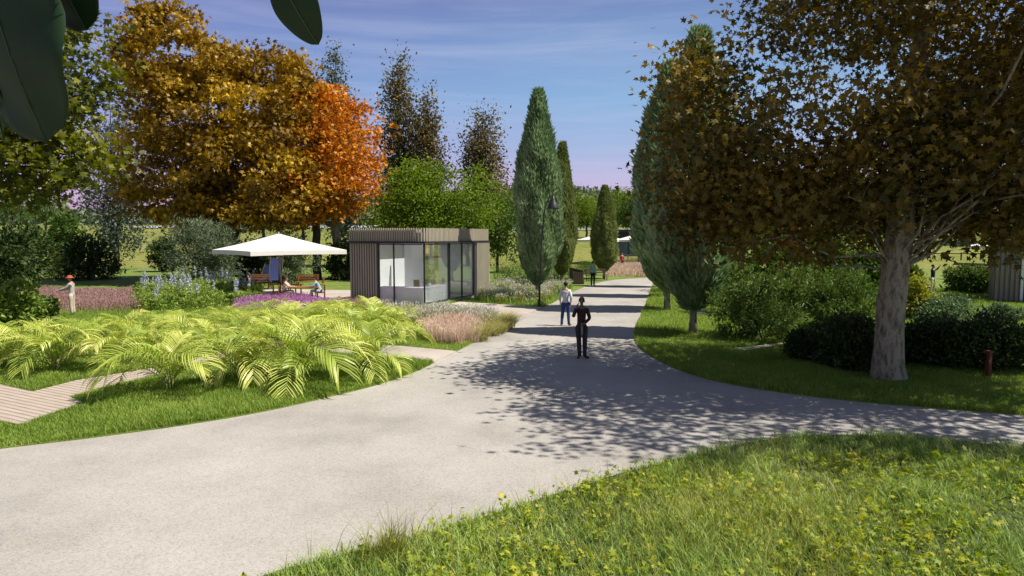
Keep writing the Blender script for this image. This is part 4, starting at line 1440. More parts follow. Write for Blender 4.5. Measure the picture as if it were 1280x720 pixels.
def strew(poly, meshes, n, mind, label, group, sc=(0.8, 1.2), name='grass_tuft'):
    got = []
    for q in range(4000):
        pt = scatter(poly, 1)
        if len(pt) == 0:
            continue
        v = Vector(pt[0])
        if got and min((v - w).length for w in got) < mind:
            continue
        got.append(v)
        o = link(name, random.choice(meshes))
        o.location = (v.x, v.y, 0.045)
        o.rotation_euler = (0, 0, random.random() * 6)
        s = random.uniform(*sc)
        o.scale = (s, s, s)
        tag(o, label, 'grass tuft', group)
        if len(got) >= n:
            break


strew(lawn_poly([(478, 396), (560, 396), (615, 404), (612, 414), (570, 412), (520, 412), (480, 412)]), tm_g, 60, 0.42, 'feathery green grass tuft with pale flowers between paving and palms', 'feathery tufts before the pavilion')
strew(lawn_poly([(528, 414), (590, 413), (596, 424), (588, 431), (540, 428)]), tm_p, 24, 0.42, 'blush-pink grass tuft in the bed at the road edge', 'pink tufts in the road-edge bed')
strew(lawn_poly([(598, 428), (608, 410), (640, 403), (644, 406), (625, 417), (604, 429)]), tm_t, 9, 0.5, 'straw-coloured mop of grass spilling onto the road edge', 'straw tufts on the road edge', (0.9, 1.3))
strew(lawn_poly([(600, 381), (600, 360), (690, 356), (690, 372), (675, 384)]), tm_g, 40, 0.9, 'green tuft among the white flowers round the lamp post', 'tufts round the lamp post', (0.8, 1.2))

# single tall tuft at the lawn edge in the foreground
p = G(492, 700)
mb = MB()
blades(mb, rng.normal(size=(120, 2)) * 0.07, 0.0, 0.42, 0.006, 0.7, hvar=0.6)
o = mb.build('grass_tuft', M['wild_grass'])
o.location = (p.x, p.y, 0.045)
tag(o, 'tall thin grass clump rising at the foreground lawn edge over the road', 'grass tuft')


# ================================================================== PAVILION
def vertical_slats(mb, p0, p1, z0, z1, outw, pitch=0.145, w=0.075, d=0.07, mat=0):
    p0, p1 = Vector(p0), Vector(p1)
    L = (p1 - p0).length
    dr = (p1 - p0) / L
    n = int(L / pitch)
    rz = math.atan2(dr.y, dr.x)
    for k in range(n + 1):
        c = p0 + dr * min(L, (k + 0.5) * L / (n + 0.0001)) if k < n else None
        if c is None:
            continue
        c = c + Vector(outw) * (d / 2)
        mb.box((c.x, c.y, (z0 + z1) / 2), (w, d, z1 - z0), rz, mat)


C0 = G(530, 384.5)
C0.z = 0.05
uL = (G(437, 380) - G(530, 384.5))
uL.z = 0
uL.normalize()
rzP = math.atan2(-uL.y, -uL.x)   # local +x points from the left end to the glass corner
root = empty('glass_pavilion', C0, rzP, 'slatted grey-brown pavilion with a glazed corner behind the palm bed', 'pavilion')
W_, L_, HT = 4.4, 7.3, 3.92
# local frame: corner at origin, left face along -x, right face along +y
mb = MB()
mb.box((-W_ / 2, L_ / 2, 0.03), (W_ - 0.02, L_ - 0.02, 0.14))
mb.build('floor', M['pale_floor'], root)
mb = MB()
mb.box((-(2.70 + W_) / 2, 0.10, 1.65), (W_ - 2.70, 0.16, 3.1))
mb.box((-W_ + 0.08, L_ / 2 + 0.1, 1.65), (0.16, L_ - 0.22, 3.1))
mb.box((-W_ / 2 + 0.1, L_ - 0.10, 1.65), (W_ - 0.25, 0.16, 3.1))
mb.box((0.02, (5.6 + L_) / 2, 1.65), (0.18, L_ - 5.6 - 0.02, 3.1))
mb.build('wall', M['grey_wall'], root)
mb = MB()
vertical_slats(mb, (-W_, 0.0), (-2.72, 0.0), 0.05, 3.14, (0, -1))
vertical_slats(mb, (-W_, L_), (-W_, 0.0), 0.05, 3.14, (-1, 0))
mb.build('slat_cladding', M['slat'], root)
mb = MB()
vertical_slats(mb, (0.12, 5.63), (0.12, L_), 0.05, 3.14, (1, 0))
mb.build('slat_cladding', M['slat'], root)
mb = MB()
mb.box((-W_ / 2 + 0.03, 0.35, 3.195), (W_ + 0.36, 1.10, 0.10))
mb.box((-W_ / 2 + 0.03, L_ - 0.40, 3.195), (W_ + 0.36, 1.14, 0.10))
mb.box((-W_ + 0.33, L_ / 2 - 0.03, 3.195), (0.96, L_ - 1.84, 0.10))
mb.box((-0.16, L_ / 2 - 0.03, 3.195), (0.74, L_ - 1.84, 0.10))
mb.build('eaves', M['dark_metal'], root)
rf = MB()  # roof strips round an opening added to brighten the interior
for (bx, by, sx, sy) in ((-W_ / 2, 0.5, W_ - 0.1, 0.9), (-W_ / 2, L_ - 0.55, W_ - 0.1, 1.0), (-W_ + 0.45, L_ / 2, 0.8, L_ - 2.2), (-0.35, L_ / 2, 0.55, L_ - 2.2)):
    rf.box((bx, by, 3.50), (sx, sy, 0.34))
rf = rf.build('roof', M['grey_wall'], root)
mb = MB()
mb.box((-W_ / 2 - 0.1, L_ / 2, 3.70), (2.95, L_ - 1.9, 0.03))  # unseen glass over the added opening, lets sun into the room
mb.build('added_rooflight', M['glass'], rf)
mb = MB()
# rounded fascia of slats
rr = 0.45
vertical_slats(mb, (-W_ - 0.02, -0.06), (-rr, -0.06), 3.25, HT, (0, -1), pitch=0.135, d=0.06)
nc = 6
for k in range(nc):
    a = R(-90) + (k + 0.5) / nc * R(90)
    mb.box((-rr + (rr + 0.09) * math.cos(a), rr - 0.0 + (rr + 0.09) * math.sin(a), (3.25 + HT) / 2), (0.075, 0.06, HT - 3.25), a + R(90))
vertical_slats(mb, (0.06, rr), (0.06, L_), 3.25, HT, (1, 0), pitch=0.135, d=0.06)
vertical_slats(mb, (-W_ - 0.02, L_), (-W_ - 0.02, 0), 3.25, HT, (-1, 0), pitch=0.135, d=0.06)
# backing board behind the slats
mb.box((-W_ / 2 - rr / 2, -0.02, (3.26 + HT) / 2), (W_ - rr, 0.05, HT - 3.28), 0)
mb.box((0.02, (rr + L_) / 2, (3.26 + HT) / 2), (0.05, L_ - rr, HT - 3.28), 0)
mb.build('fascia', M['slat'], root)


def glazing(name, p0, p1, z0, z1, parent, bars=(0, 1)):
    p0, p1 = Vector(p0), Vector(p1)
    L = (p1 - p0).length
    rz = math.atan2((p1 - p0).y, (p1 - p0).x)
    c = (p0 + p1) / 2
    fr = MB()
    for t in bars:
        q = p0.lerp(p1, t)
        fr.box((q.x, q.y, (z0 + z1) / 2), (0.05, 0.08, z1 - z0), rz)
    for z in (z0 + 0.03, z1 - 0.04):
        fr.box((c.x, c.y, z), (L - 0.06, 0.07, 0.05), rz)
    w = fr.build(name, M['dark_metal'], parent)
    g = MB()
    g.box((c.x, c.y, (z0 + z1) / 2), (L - 0.05, 0.014, z1 - z0 - 0.12), rz)
    g.build('pane', M['glass'], w)


glazing('window', (-2.68, -0.02), (-0.03, -0.02), 0.12, 3.14, root, (0.012, 0.36))
glazing('window', (0.0, 0.05), (0.0, 2.6), 0.12, 3.14, root, (0.006, 0.985))
glazing('window', (0.0, 2.66), (0.0, 5.55), 0.12, 3.14, root, (0.01, 0.5, 0.99))
# inside
mb = MB()
mb.box((-1.36, 0.32, 0.49), (2.56, 0.5, 0.78))
mb.box((-0.33, 1.60, 0.49), (0.5, 2.0, 0.78))
mb.build('counter', M['white_paint'], root)
mb = MB()
mb.box((-1.36, 0.34, 0.90), (2.6, 0.58, 0.04))
mb.box((-0.36, 1.66, 0.90), (0.58, 2.04, 0.038))
mb.build('countertop', M['white_paint'], root)
mb = MB()
mb.box((-2.4, 3.6, 1.65), (1.9, 0.12, 3.0))
mb.build('partition', M['white_paint'], root)
mb = MB()
mb.box((-W_ + 0.20, L_ / 2, 1.65), (0.05, L_ - 0.6, 3.08))
mb.box((-W_ / 2, L_ - 0.24, 1.65), (W_ - 0.7, 0.05, 3.08))
mb.box((-3.55, 0.22, 1.65), (1.5, 0.05, 3.08))
mb.build('lining', M['white_paint'], root)
mb = MB()
for x in (-1.35, -0.75):
    mb.box((x, 2.6, 1.65), (0.06, 0.35, 3.0))
for z in (0.5, 1.0, 1.5, 2.0, 2.5):
    mb.box((-1.05, 2.6, z), (0.55, 0.34, 0.04))
mb.build('shelf', M['gold_wood'], root)
for k in range(2):
    mb = MB()
    mb.box((-1.2 + 0.3 * k, 2.6, 1.64 + 0.5 * k * 0), (0.16, 0.16, 0.2))
    mb.build('box', M['gold_wood'], root)

# potted plant and stool stand on the pavilion floor: things of their own
RP = Matrix.Translation(C0) @ Matrix.Rotation(rzP, 4, 'Z')


def inP(x, y, z=0.06):
    return RP @ Vector((x, y, z))


def stool(label, loc, rz, hgt=0.75):
    r = empty('bar_stool', loc, rz, label, 'stool')
    mb = MB()
    mb.tube([(0, 0, hgt - 0.03), (0, 0, hgt + 0.02)], [0.17, 0.18], 14)
    mb.build('seat', M['gold_wood'], r)
    for a in (0.8, 2.4, 3.9, 5.5):
        mb = MB()
        mb.tube([(0.12 * math.cos(a), 0.12 * math.sin(a), hgt - 0.04), (0.2 * math.cos(a), 0.2 * math.sin(a), 0.0)], [0.014, 0.012], 6)
        mb.build('leg', M['gold_wood'], r)
    mb = MB()
    mb.box((0, 0.17, hgt + 0.22), (0.32, 0.03, 0.36))
    mb.build('backrest', M['gold_wood'], r)


stool('wooden bar stool inside the glazed pavilion corner', inP(-1.3, 1.5), 0.3)
stool('wooden bar stool further back behind the pavilion glass', inP(-0.7, 3.6), 1.4)
pr = empty('potted_plant', inP(-0.45, 1.35, 0.92), 0, 'small green plant on the white pavilion counter', 'plant')
mb = MB()
mb.tube([(0, 0, 0), (0, 0, 0.16)], [0.07, 0.1], 12)
mb.build('pot', M['white_paint'], pr)
mb = MB()
a = rng.normal(size=(90, 3)) * 0.13 + np.array([0, 0, 0.38])
leaves(mb, a, 0.14, 'lance', axis=a, axis_w=0.5)
mb.build('foliage', M['mid_leaf'], pr)

# brown cabin cut by the right edge
cb = empty('slatted_cabin', (xat(1244, 37), 37, 0.04), R(-32), 'brown slatted cabin with white-framed glazed door at the right picture edge', 'cabin')
mb = MB()
mb.box((2.2, 2.0, 1.9), (4.3, 3.9, 3.7))
mb.build('wall', M['grey_wall'], cb)
mb = MB()
vertical_slats(mb, (0.0, 0.04), (1.12, 0.04), 0.0, 3.85, (0, -1), pitch=0.2, w=0.13)
vertical_slats(mb, (0.04, 4.0), (0.04, 0.1), 0.0, 3.85, (-1, 0), pitch=0.2, w=0.13)
mb.box((2.75, -0.02, 3.3), (3.2, 0.1, 1.1))
mb.build('slat_cladding', M['slat_brown'], cb)
mb = MB()
mb.box((2.2, 2.0, 3.93), (4.7, 4.4, 0.12))
mb.build('roof', M['dark_metal'], cb)
dr = MB()
dr.box((1.22, -0.03, 1.35), (0.12, 0.12, 2.6))
dr.box((2.4, -0.03, 1.35), (0.12, 0.12, 2.6))
dr.box((1.81, -0.03, 2.60), (1.06, 0.11, 0.10))
dr = dr.build('door', M['white_paint'], cb)
g = MB()
g.box((1.81, -0.03, 1.28), (1.05, 0.02, 2.5))
g.build('pane', solid('dark_glass', [(0.03, 0.05, 0.09), (0.04, 0.07, 0.12)], 2, 0.08), dr)


# ================================================================== PARASOLS
def parasol(label, px, Y, halfdiag, zc, za, rz, pole=0.045, group='large white square parasols'):
    r = empty('parasol', (xat(px, Y), Y, 0.05), rz, label, 'parasol', group)
    mb = MB()
    s = halfdiag
    # corner ring, gently sagging edges
    ring = []
    nseg = 8
    cor = [Vector((s, 0)), Vector((0, s)), Vector((-s, 0)), Vector((0, -s))]
    for k in range(4):
        for q in range(nseg):
            t = q / nseg
            v = cor[k].lerp(cor[(k + 1) % 4], t)
            ring.append((v.x, v.y, zc + 0.03 * math.sin(t * math.pi)))
    n = len(ring)
    rows = []
    m = 7
    for a in range(m + 1):
        f = a / m
        for (x, y, z) in ring:
            rows.append((x * (1 - f), y * (1 - f), z + (za - z) * f - 0.05 * math.sin(f * math.pi)))
    V = np.array(rows)
    F_ = [(a * n + q, a * n + (q + 1) % n, (a + 1) * n + (q + 1) % n, (a + 1) * n + q) for a in range(m) for q in range(n)]
    mb.add(V, F_)
    cp = mb.build('canopy', M['white_cloth'], r)
    so_ = cp.modifiers.new('solid', 'SOLIDIFY')
    so_.thickness = 0.012
    vb = MB()
    V = np.array([(x * 1.003, y * 1.003, z + 0.0) for x, y, z in ring] + [(x * 1.005, y * 1.005, z - 0.24) for x, y, z in ring])
    vb.add(V, [(q, n + q, n + (q + 1) % n, (q + 1) % n) for q in range(n)])
    v = vb.build('valance', M['white_cloth'], cp)
    v.modifiers.new('solid', 'SOLIDIFY').thickness = 0.008
    mb = MB()
    mb.tube([(0, 0, 0), (0, 0, za - 0.04)], [pole, pole], 12)
    mb.build('pole', M['grey_metal'], r)
    for k in range(4):
        mb = MB()
        c = cor[k]
        mb.tube([(0, 0, za - 0.10), (c.x * 0.97, c.y * 0.97, zc - 0.02)], [0.02, 0.015], 6)
        mb.build('rib', M['grey_metal'], r)
    mb = MB()
    mb.box((0, 0, 0.06), (0.9, 0.9, 0.12))
    mb.build('base', M['grey_metal'], r)
    mb = MB()
    mb.ell((0, 0, za + 0.03), (0.07, 0.07, 0.06))
    mb.build('finial', M['grey_metal'], r)
    return r


Yp = G(350, 372).y
parasol('large cream square parasol open over the patio table', 349, Yp, 85 / F * Yp, zat(313.5, Yp), zat(293, Yp), R(-2), 0.07)
parasol('distant white parasol whose left corner shows between two cypresses', 750, 82, 2.9, 3.0, 3.85, R(4))
parasol('distant white parasol half hidden by the right row of cypresses', 798, 82, 2.9, 3.0, 3.85, R(4))
parasol('small white parasol far off beyond the man in white trousers', 1236, 78, 3.0, 2.35, 2.9, R(10), 0.12)


# ================================================================== FURNITURE ON THE PATIO
def table(label, loc, rz, mat):
    r = empty('picnic_table', loc, rz, label, 'table')
    mb = MB()
    for k in range(5):
        mb.box((0, -0.34 + 0.17 * k, 0.74), (1.7, 0.155, 0.035))
    mb.build('tabletop', mat, r)
    for sx in (-0.7, 0.7):
        for sy in (-0.3, 0.3):
            mb = MB()
            mb.box((sx, sy, 0.36), (0.06, 0.06, 0.72))
            mb.build('leg', mat, r)
    return r


def bench(label, loc, rz, mat, back=True, L=1.5):
    r = empty('bench', loc, rz, label, 'bench')
    mb = MB()
    for k in range(3):
        mb.box((0, -0.14 + 0.14 * k, 0.44), (L, 0.125, 0.03))
    mb.build('seat', mat, r)
    for sx in (-L / 2 + 0.12, L / 2 - 0.12):
        mb = MB()
        mb.box((sx, -0.15, 0.21), (0.05, 0.05, 0.42))
        mb.box((sx, 0.15, 0.21), (0.05, 0.05, 0.42))
        mb.build('leg', mat, r)
    if back:
        mb = MB()
        for z in (0.62, 0.76, 0.88):
            mb.box((0, 0.22, z), (L, 0.025, 0.09))
        for sx in (-L / 2 + 0.1, L / 2 - 0.1):
            mb.box((sx, 0.195, 0.66), (0.05, 0.03, 0.5))
        mb.build('backrest', mat, r)
    return r


def chair(label, loc, rz, mat, group=None, name='chair'):
    r = empty(name, loc, rz, label, 'chair', group)
    mb = MB()
    for k in range(4):
        mb.box((0, -0.17 + 0.115 * k, 0.44), (0.44, 0.10, 0.025))
    mb.build('seat', mat, r)
    for sx in (-0.2, 0.2):
        for sy in (-0.18, 0.2):
            mb = MB()
            mb.box((sx, sy, 0.21), (0.035, 0.035, 0.42))
            mb.build('leg', mat, r)
    mb = MB()
    for z in (0.60, 0.72, 0.84):
        mb.box((0, 0.225, z), (0.44, 0.022, 0.08))
    for sx in (-0.2, 0.2):
        mb.box((sx, 0.20, 0.66), (0.035, 0.028, 0.44))
    mb.build('backrest', mat, r)
    return r


PZ = 0.062
tA = G(379, 377.5)
table('orange wooden table between the two seated people', (tA.x, tA.y, PZ), R(8), M['orange_wood'])
p = G(368, 374.5)
chair('slatted orange chair under the person in cream', (tA.x - 0.95, tA.y - 0.35, PZ), R(100), M['orange_wood'])
chair('slatted orange chair under the person in light blue', (tA.x + 0.95, tA.y + 0.05, PZ), R(-80), M['orange_wood'])
b2 = G(384, 361)
bench('orange bench with backrest behind the seated pair', (b2.x, b2.y, 0.05), R(0), M['orange_wood'])
b3 = G(325, 361)
bench('orange bench behind the blue-spired perennials', (b3.x, b3.y, 0.05), R(6), M['orange_wood'], True, 1.5)
b4 = G(352, 373)
table('low orange table at the foot of the parasol pole', (b4.x + 0.3, b4.y + 0.1, PZ), R(-12), M['orange_wood'])
p = G(392, 366)
chair('empty orange chair right of the seated pair', (p.x + 0.4, p.y, PZ), R(-60), M['orange_wood'])


def deck_chair(label, loc, rz, s=1.0):
    r = empty('deck_chair', loc, rz, label, 'deck chair')
    r.scale = (s, s, s)
    for sx in (-0.3, 0.3):
        mb = MB()
        mb.tube([(sx, -0.5, 0.0), (sx, 0.45, 1.55)], [0.022, 0.022], 6)
        mb.tube([(sx * 0.93, 0.5, 0.0), (sx * 0.93, -0.45, 0.62)], [0.02, 0.02], 6)
        mb.build('side_frame', M['dark_wood'], r)
    mb = MB()
    rows = []
    for q in range(11):
        t = q / 10
        y = -0.42 + 0.85 * t
        z = 0.45 + (1.5 - 0.45) * t ** 1.25 - 0.10 * math.sin(math.pi * t)
        rows += [(-0.28, y, z), (0.28, y, z)]
    mb.add(np.array(rows), [(2 * q, 2 * q + 1, 2 * q + 3, 2 * q + 2) for q in range(10)])
    o = mb.build('sling', M['navy'], r)
    o.modifiers.new('solid', 'SOLIDIFY').thickness = 0.012


p = G(345, 362)
deck_chair('tall navy deck chair just left of the parasol pole', (p.x, p.y, 0.05), R(10), 1.35)
p = G(331, 359)
deck_chair('smaller navy deck chair further back from the parasol pole', (p.x, p.y, 0.05), R(-20), 1.0)

# ================================================================== LAMP POST, BIN, POSTS
p = G(674, 384)
lp = empty('lamp_post', (p.x, p.y, 0.04), 0, 'slender dark lamp post with cone shade before the tall cypress', 'lamp post')
zt = zat(248, p.y)
mb = MB()
dx = (691 - 674) / F * p.y
mb.tube([(0, 0, 0), (0.02, 0, 1.5), (0.10, 0, zt * 0.55), (0.22, 0, zt * 0.85), (0.34, 0, zt * 0.96), (dx * 0.75, 0, zt * 1.0), (dx, 0, zt * 0.99)], [0.055, 0.045, 0.042, 0.036, 0.03, 0.026, 0.022], 8)
mb.build('pole', M['dark_metal'], lp)
mb = MB()
mb.tube([(dx, 0, zt * 1.02), (dx, 0, zt - 0.08), (dx, 0, zt - 0.30), (dx, 0, zt - 0.52), (dx, 0, zt - 0.56)], [0.03, 0.09, 0.19, 0.30, 0.30], 18)
mb.build('lamp_shade', M['dark_metal'], lp)
mb = MB()
mb.tube([(0, 0, 0), (0, 0, 0.25)], [0.085, 0.07], 10)
mb.build('base', M['dark_metal'], lp)

p = G(722, 355.5)
bn = empty('litter_bin', (p.x, p.y, 0.045), R(14), 'dark slant-topped wooden bin beside the person in teal', 'litter bin')
mb = MB()
w2, d2, h1, h2 = 0.50, 0.32, 1.15, 0.95
V = [(-w2, -d2, 0), (w2 * 0.8, -d2, 0), (w2 * 0.8, d2, 0), (-w2, d2, 0), (-w2 * 1.1, -d2, h1), (w2 * 0.6, -d2, h2), (w2 * 0.6, d2, h2), (-w2 * 1.1, d2, h1)]
mb.add(V, [(3, 2, 1, 0), (4, 5, 6, 7), (0, 1, 5, 4), (1, 2, 6, 5), (2, 3, 7, 6), (3, 0, 4, 7)])
mb.build('body', M['dark_wood'], bn)
mb = MB()
for k in range(5):
    t = (k + 0.5) / 5
    x = -w2 + t * 1.7 * w2
    mb.box((x, -d2 - 0.012, 0.48), (0.13, 0.02, 0.82))
mb.build('front_panel', M['dark_wood'], bn)
mb = MB()
V = np.array([(-w2 * 1.18, -d2 - 0.04, h1 + 0.01), (w2 * 0.7, -d2 - 0.04, h2 + 0.0), (w2 * 0.7, d2 + 0.04, h2 + 0.0), (-w2 * 1.18, d2 + 0.04, h1 + 0.01)])
V = np.concatenate([V, V + np.array([0, 0, 0.05])])
mb.add(V, [(3, 2, 1, 0), (4, 5, 6, 7), (0, 1, 5, 4), (1, 2, 6, 5), (2, 3, 7, 6), (3, 0, 4, 7)])
mb.build('lid', M['dark_wood'], bn)
p = G(746, 351.5)
bench('low dark bench at the road edge beyond the bin', (p.x, p.y, 0.045), R(30), M['dark_wood'], True, 2.0)
p = G(708, 352)
bench('low dark bench left of the bin', (p.x, p.y + 1.0, 0.045), R(8), M['dark_wood'], False, 2.0)

# little rusty bollard lights on the shaded lawn
for k, (px, py, h_, lb) in enumerate(((1235, 474, 0.62, 'small rusty bollard light in front of the dark bushes at the right'), (1054, 464, 0.55, 'small rusty bollard light left of the maple trunk'))):
    p = G(px, py)
    r = empty('bollard_light', (p.x, p.y, 0.045), 0.2, lb, 'bollard light')
    mb = MB()
    mb.box((0, 0, h_ / 2), (0.09, 0.09, h_))
    mb.build('post', cloth('rust', (0.16, 0.05, 0.025)), r)
    mb = MB()
    mb.box((0, 0, h_ + 0.03), (0.14, 0.14, 0.05))
    mb.build('cap', cloth('rust', (0.16, 0.05, 0.025)), r)

# stones
for k, (px, py, s, lb) in enumerate(((598, 426, 0.26, 'grey field stone at the road edge beside the pink grasses'), (621, 414, 0.22, 'low stone among the straw tufts'), (643, 403, 0.18, 'small stone at the corner of the paving'),
                                     (22, 398, 0.42, 'pinkish stone at the left beside yellow blooms'), (40, 397, 0.34, 'second pinkish stone nearer the gardener'), (472, 421, 0.3, 'pale stone showing between palms and feathery tufts'))):
    p = G(px, py)
    mb = MB()
    mb.ell((0, 0, s * 0.35), (s, s * 0.8, s * 0.55), 14, 9, rough=0.28)
    o = mb.build('stone', M['stone'])
    o.location = (p.x, p.y, 0.04)
    o.rotation_euler = (0, 0, k * 1.3)
    tag(o, lb, 'stone')

# distant café building and railing beyond the bend
Yb = 92
cf = empty('low_building', (xat(790, Yb), Yb, float(terr(np.array(xat(790, Yb)), np.array(float(Yb)))) - 0.1), 0, 'dark glazed low building behind the distant parasols', 'building')
zb = zat(334, Yb)
base_z = cf.location.z
mb = MB()
mb.box((2.0, 1.5, 1.7), (8.0, 3.0, 3.4))
mb.build('wall', M['dark_metal'], cf)
mb = MB()
mb.box((2.0, 1.5, 3.5), (8.8, 3.8, 0.25))
mb.build('roof', M['dark_metal'], cf)
for k in range(5):
    mb = MB()
    x = -1.3 + 1.55 * k
    mb.box((x, -0.02, 1.35), (1.4, 0.05, 2.3))
    mb.build('window', solid('far_glass', [(0.06, 0.10, 0.16), (0.12, 0.18, 0.26)], 2, 0.1) if k == 0 else bpy.data.materials['far_glass'], cf)
Yr = 78
rl = empty('railing', (xat(768, Yr), Yr, float(terr(np.array(xat(768, Yr)), np.array(float(Yr))))), 0, 'pale metal railing behind the person in red', 'railing')
mb = MB()
for k in range(4):
    mb.box((0.1 + 1.45 * k, 0, 0.65), (0.07, 0.07, 1.3))
    mb.build('post', M['grey_metal'], rl) if False else None
mb.build('post', M['grey_metal'], rl)
mb = MB()
for z in (0.15, 1.28):
    mb.box((2.25, 0, z), (4.5, 0.05, 0.05))
for k in range(30):
    mb.box((0.15 + k * 0.148, 0, 0.7), (0.03, 0.03, 1.1))
mb.build('bar', M['grey_metal'], rl)
# low garden tables there
p0 = (xat(775, 76), 76, float(terr(np.array(xat(775, 76.)), np.array(76.0))))
table('small dark table by the far railing', p0, 0.2, M['dark_wood'])

# picnic bench far right meadow rail
Yf = 84
fe = empty('post_fence', (xat(1128, Yf), Yf, float(terr(np.array(xat(1128., Yf)), np.array(float(Yf))))), 0, 'low wooden rail fence across the far tan meadow', 'fence')
for k in range(6):
    mb = MB()
    mb.box((k * 2.4, 0, 0.5), (0.12, 0.12, 1.0))
    mb.build('post', M['dark_wood'], fe)
mb = MB()
mb.box((6.0, -0.075, 0.85), (12.4, 0.03, 0.12))
mb.build('rail', M['dark_wood'], fe)

# ================================================================== PEOPLE
BASE = {
    'pelvis': (0, 0, 0.96), 'belly': (0, 0, 1.10), 'chest': (0, 0, 1.30), 'top': (0, 0.01, 1.44), 'neck': (0, 0, 1.51), 'chin': (0, -0.012, 1.575), 'head': (0, -0.005, 1.65), 'crown': (0, 0.005, 1.715),
    'hipL': (-0.09, 0, 0.91), 'kneeL': (-0.10, -0.01, 0.50), 'anL': (-0.10, 0.03, 0.09), 'heelL': (-0.10, 0.04, 0.045), 'toeL': (-0.12, -0.16, 0.03),
    'hipR': (0.09, 0, 0.91), 'kneeR': (0.10, -0.01, 0.50), 'anR': (0.10, 0.03, 0.09), 'heelR': (0.10, 0.04, 0.045), 'toeR': (0.12, -0.16, 0.03),
    'shL': (-0.158, 0, 1.41), 'elL': (-0.205, 0.02, 1.14), 'wrL': (-0.21, -0.06, 0.89), 'shR': (0.158, 0, 1.41), 'elR': (0.205, 0.02, 1.14), 'wrR': (0.21, -0.06, 0.89),
}
RAD = {'pelvis': (0.108, 0.088), 'belly': (0.092, 0.080), 'chest': (0.128, 0.095), 'top': (0.10, 0.075), 'neck': (0.044, 0.046), 'chin': (0.050, 0.064), 'head': (0.080, 0.098), 'crown': (0.062, 0.072),
       'hip': (0.074, 0.080), 'knee': (0.048, 0.052), 'an': (0.036, 0.040), 'heel': (0.035, 0.04), 'toe': (0.035, 0.022), 'sh': (0.050, 0.050), 'el': (0.040, 0.040), 'wr': (0.024, 0.028)}


def skin_mesh(name, verts, edges, radii, rootv, mat, sub=1):
    me = bpy.data.meshes.new(name + '_src')
    me.from_pydata([tuple(v) for v in verts], edges, [])
    o = bpy.data.objects.new(name + '_src', me)
    COL.objects.link(o)
    md = o.modifiers.new('skin', 'SKIN')
    md.use_smooth_shade = True
    for k, r in enumerate(radii):
        me.skin_vertices[0].data[k].radius = r
        me.skin_vertices[0].data[k].use_root = (k == rootv)
    s = o.modifiers.new('sub', 'SUBSURF')
    s.levels = s.render_levels = sub
    dg = bpy.context.evaluated_depsgraph_get()
    out = bpy.data.meshes.new_from_object(o.evaluated_get(dg))
    out.name = name
    out.materials.clear()
    out.materials.append(mat)
    bpy.data.objects.remove(o)
    bpy.data.meshes.remove(me)
    return out


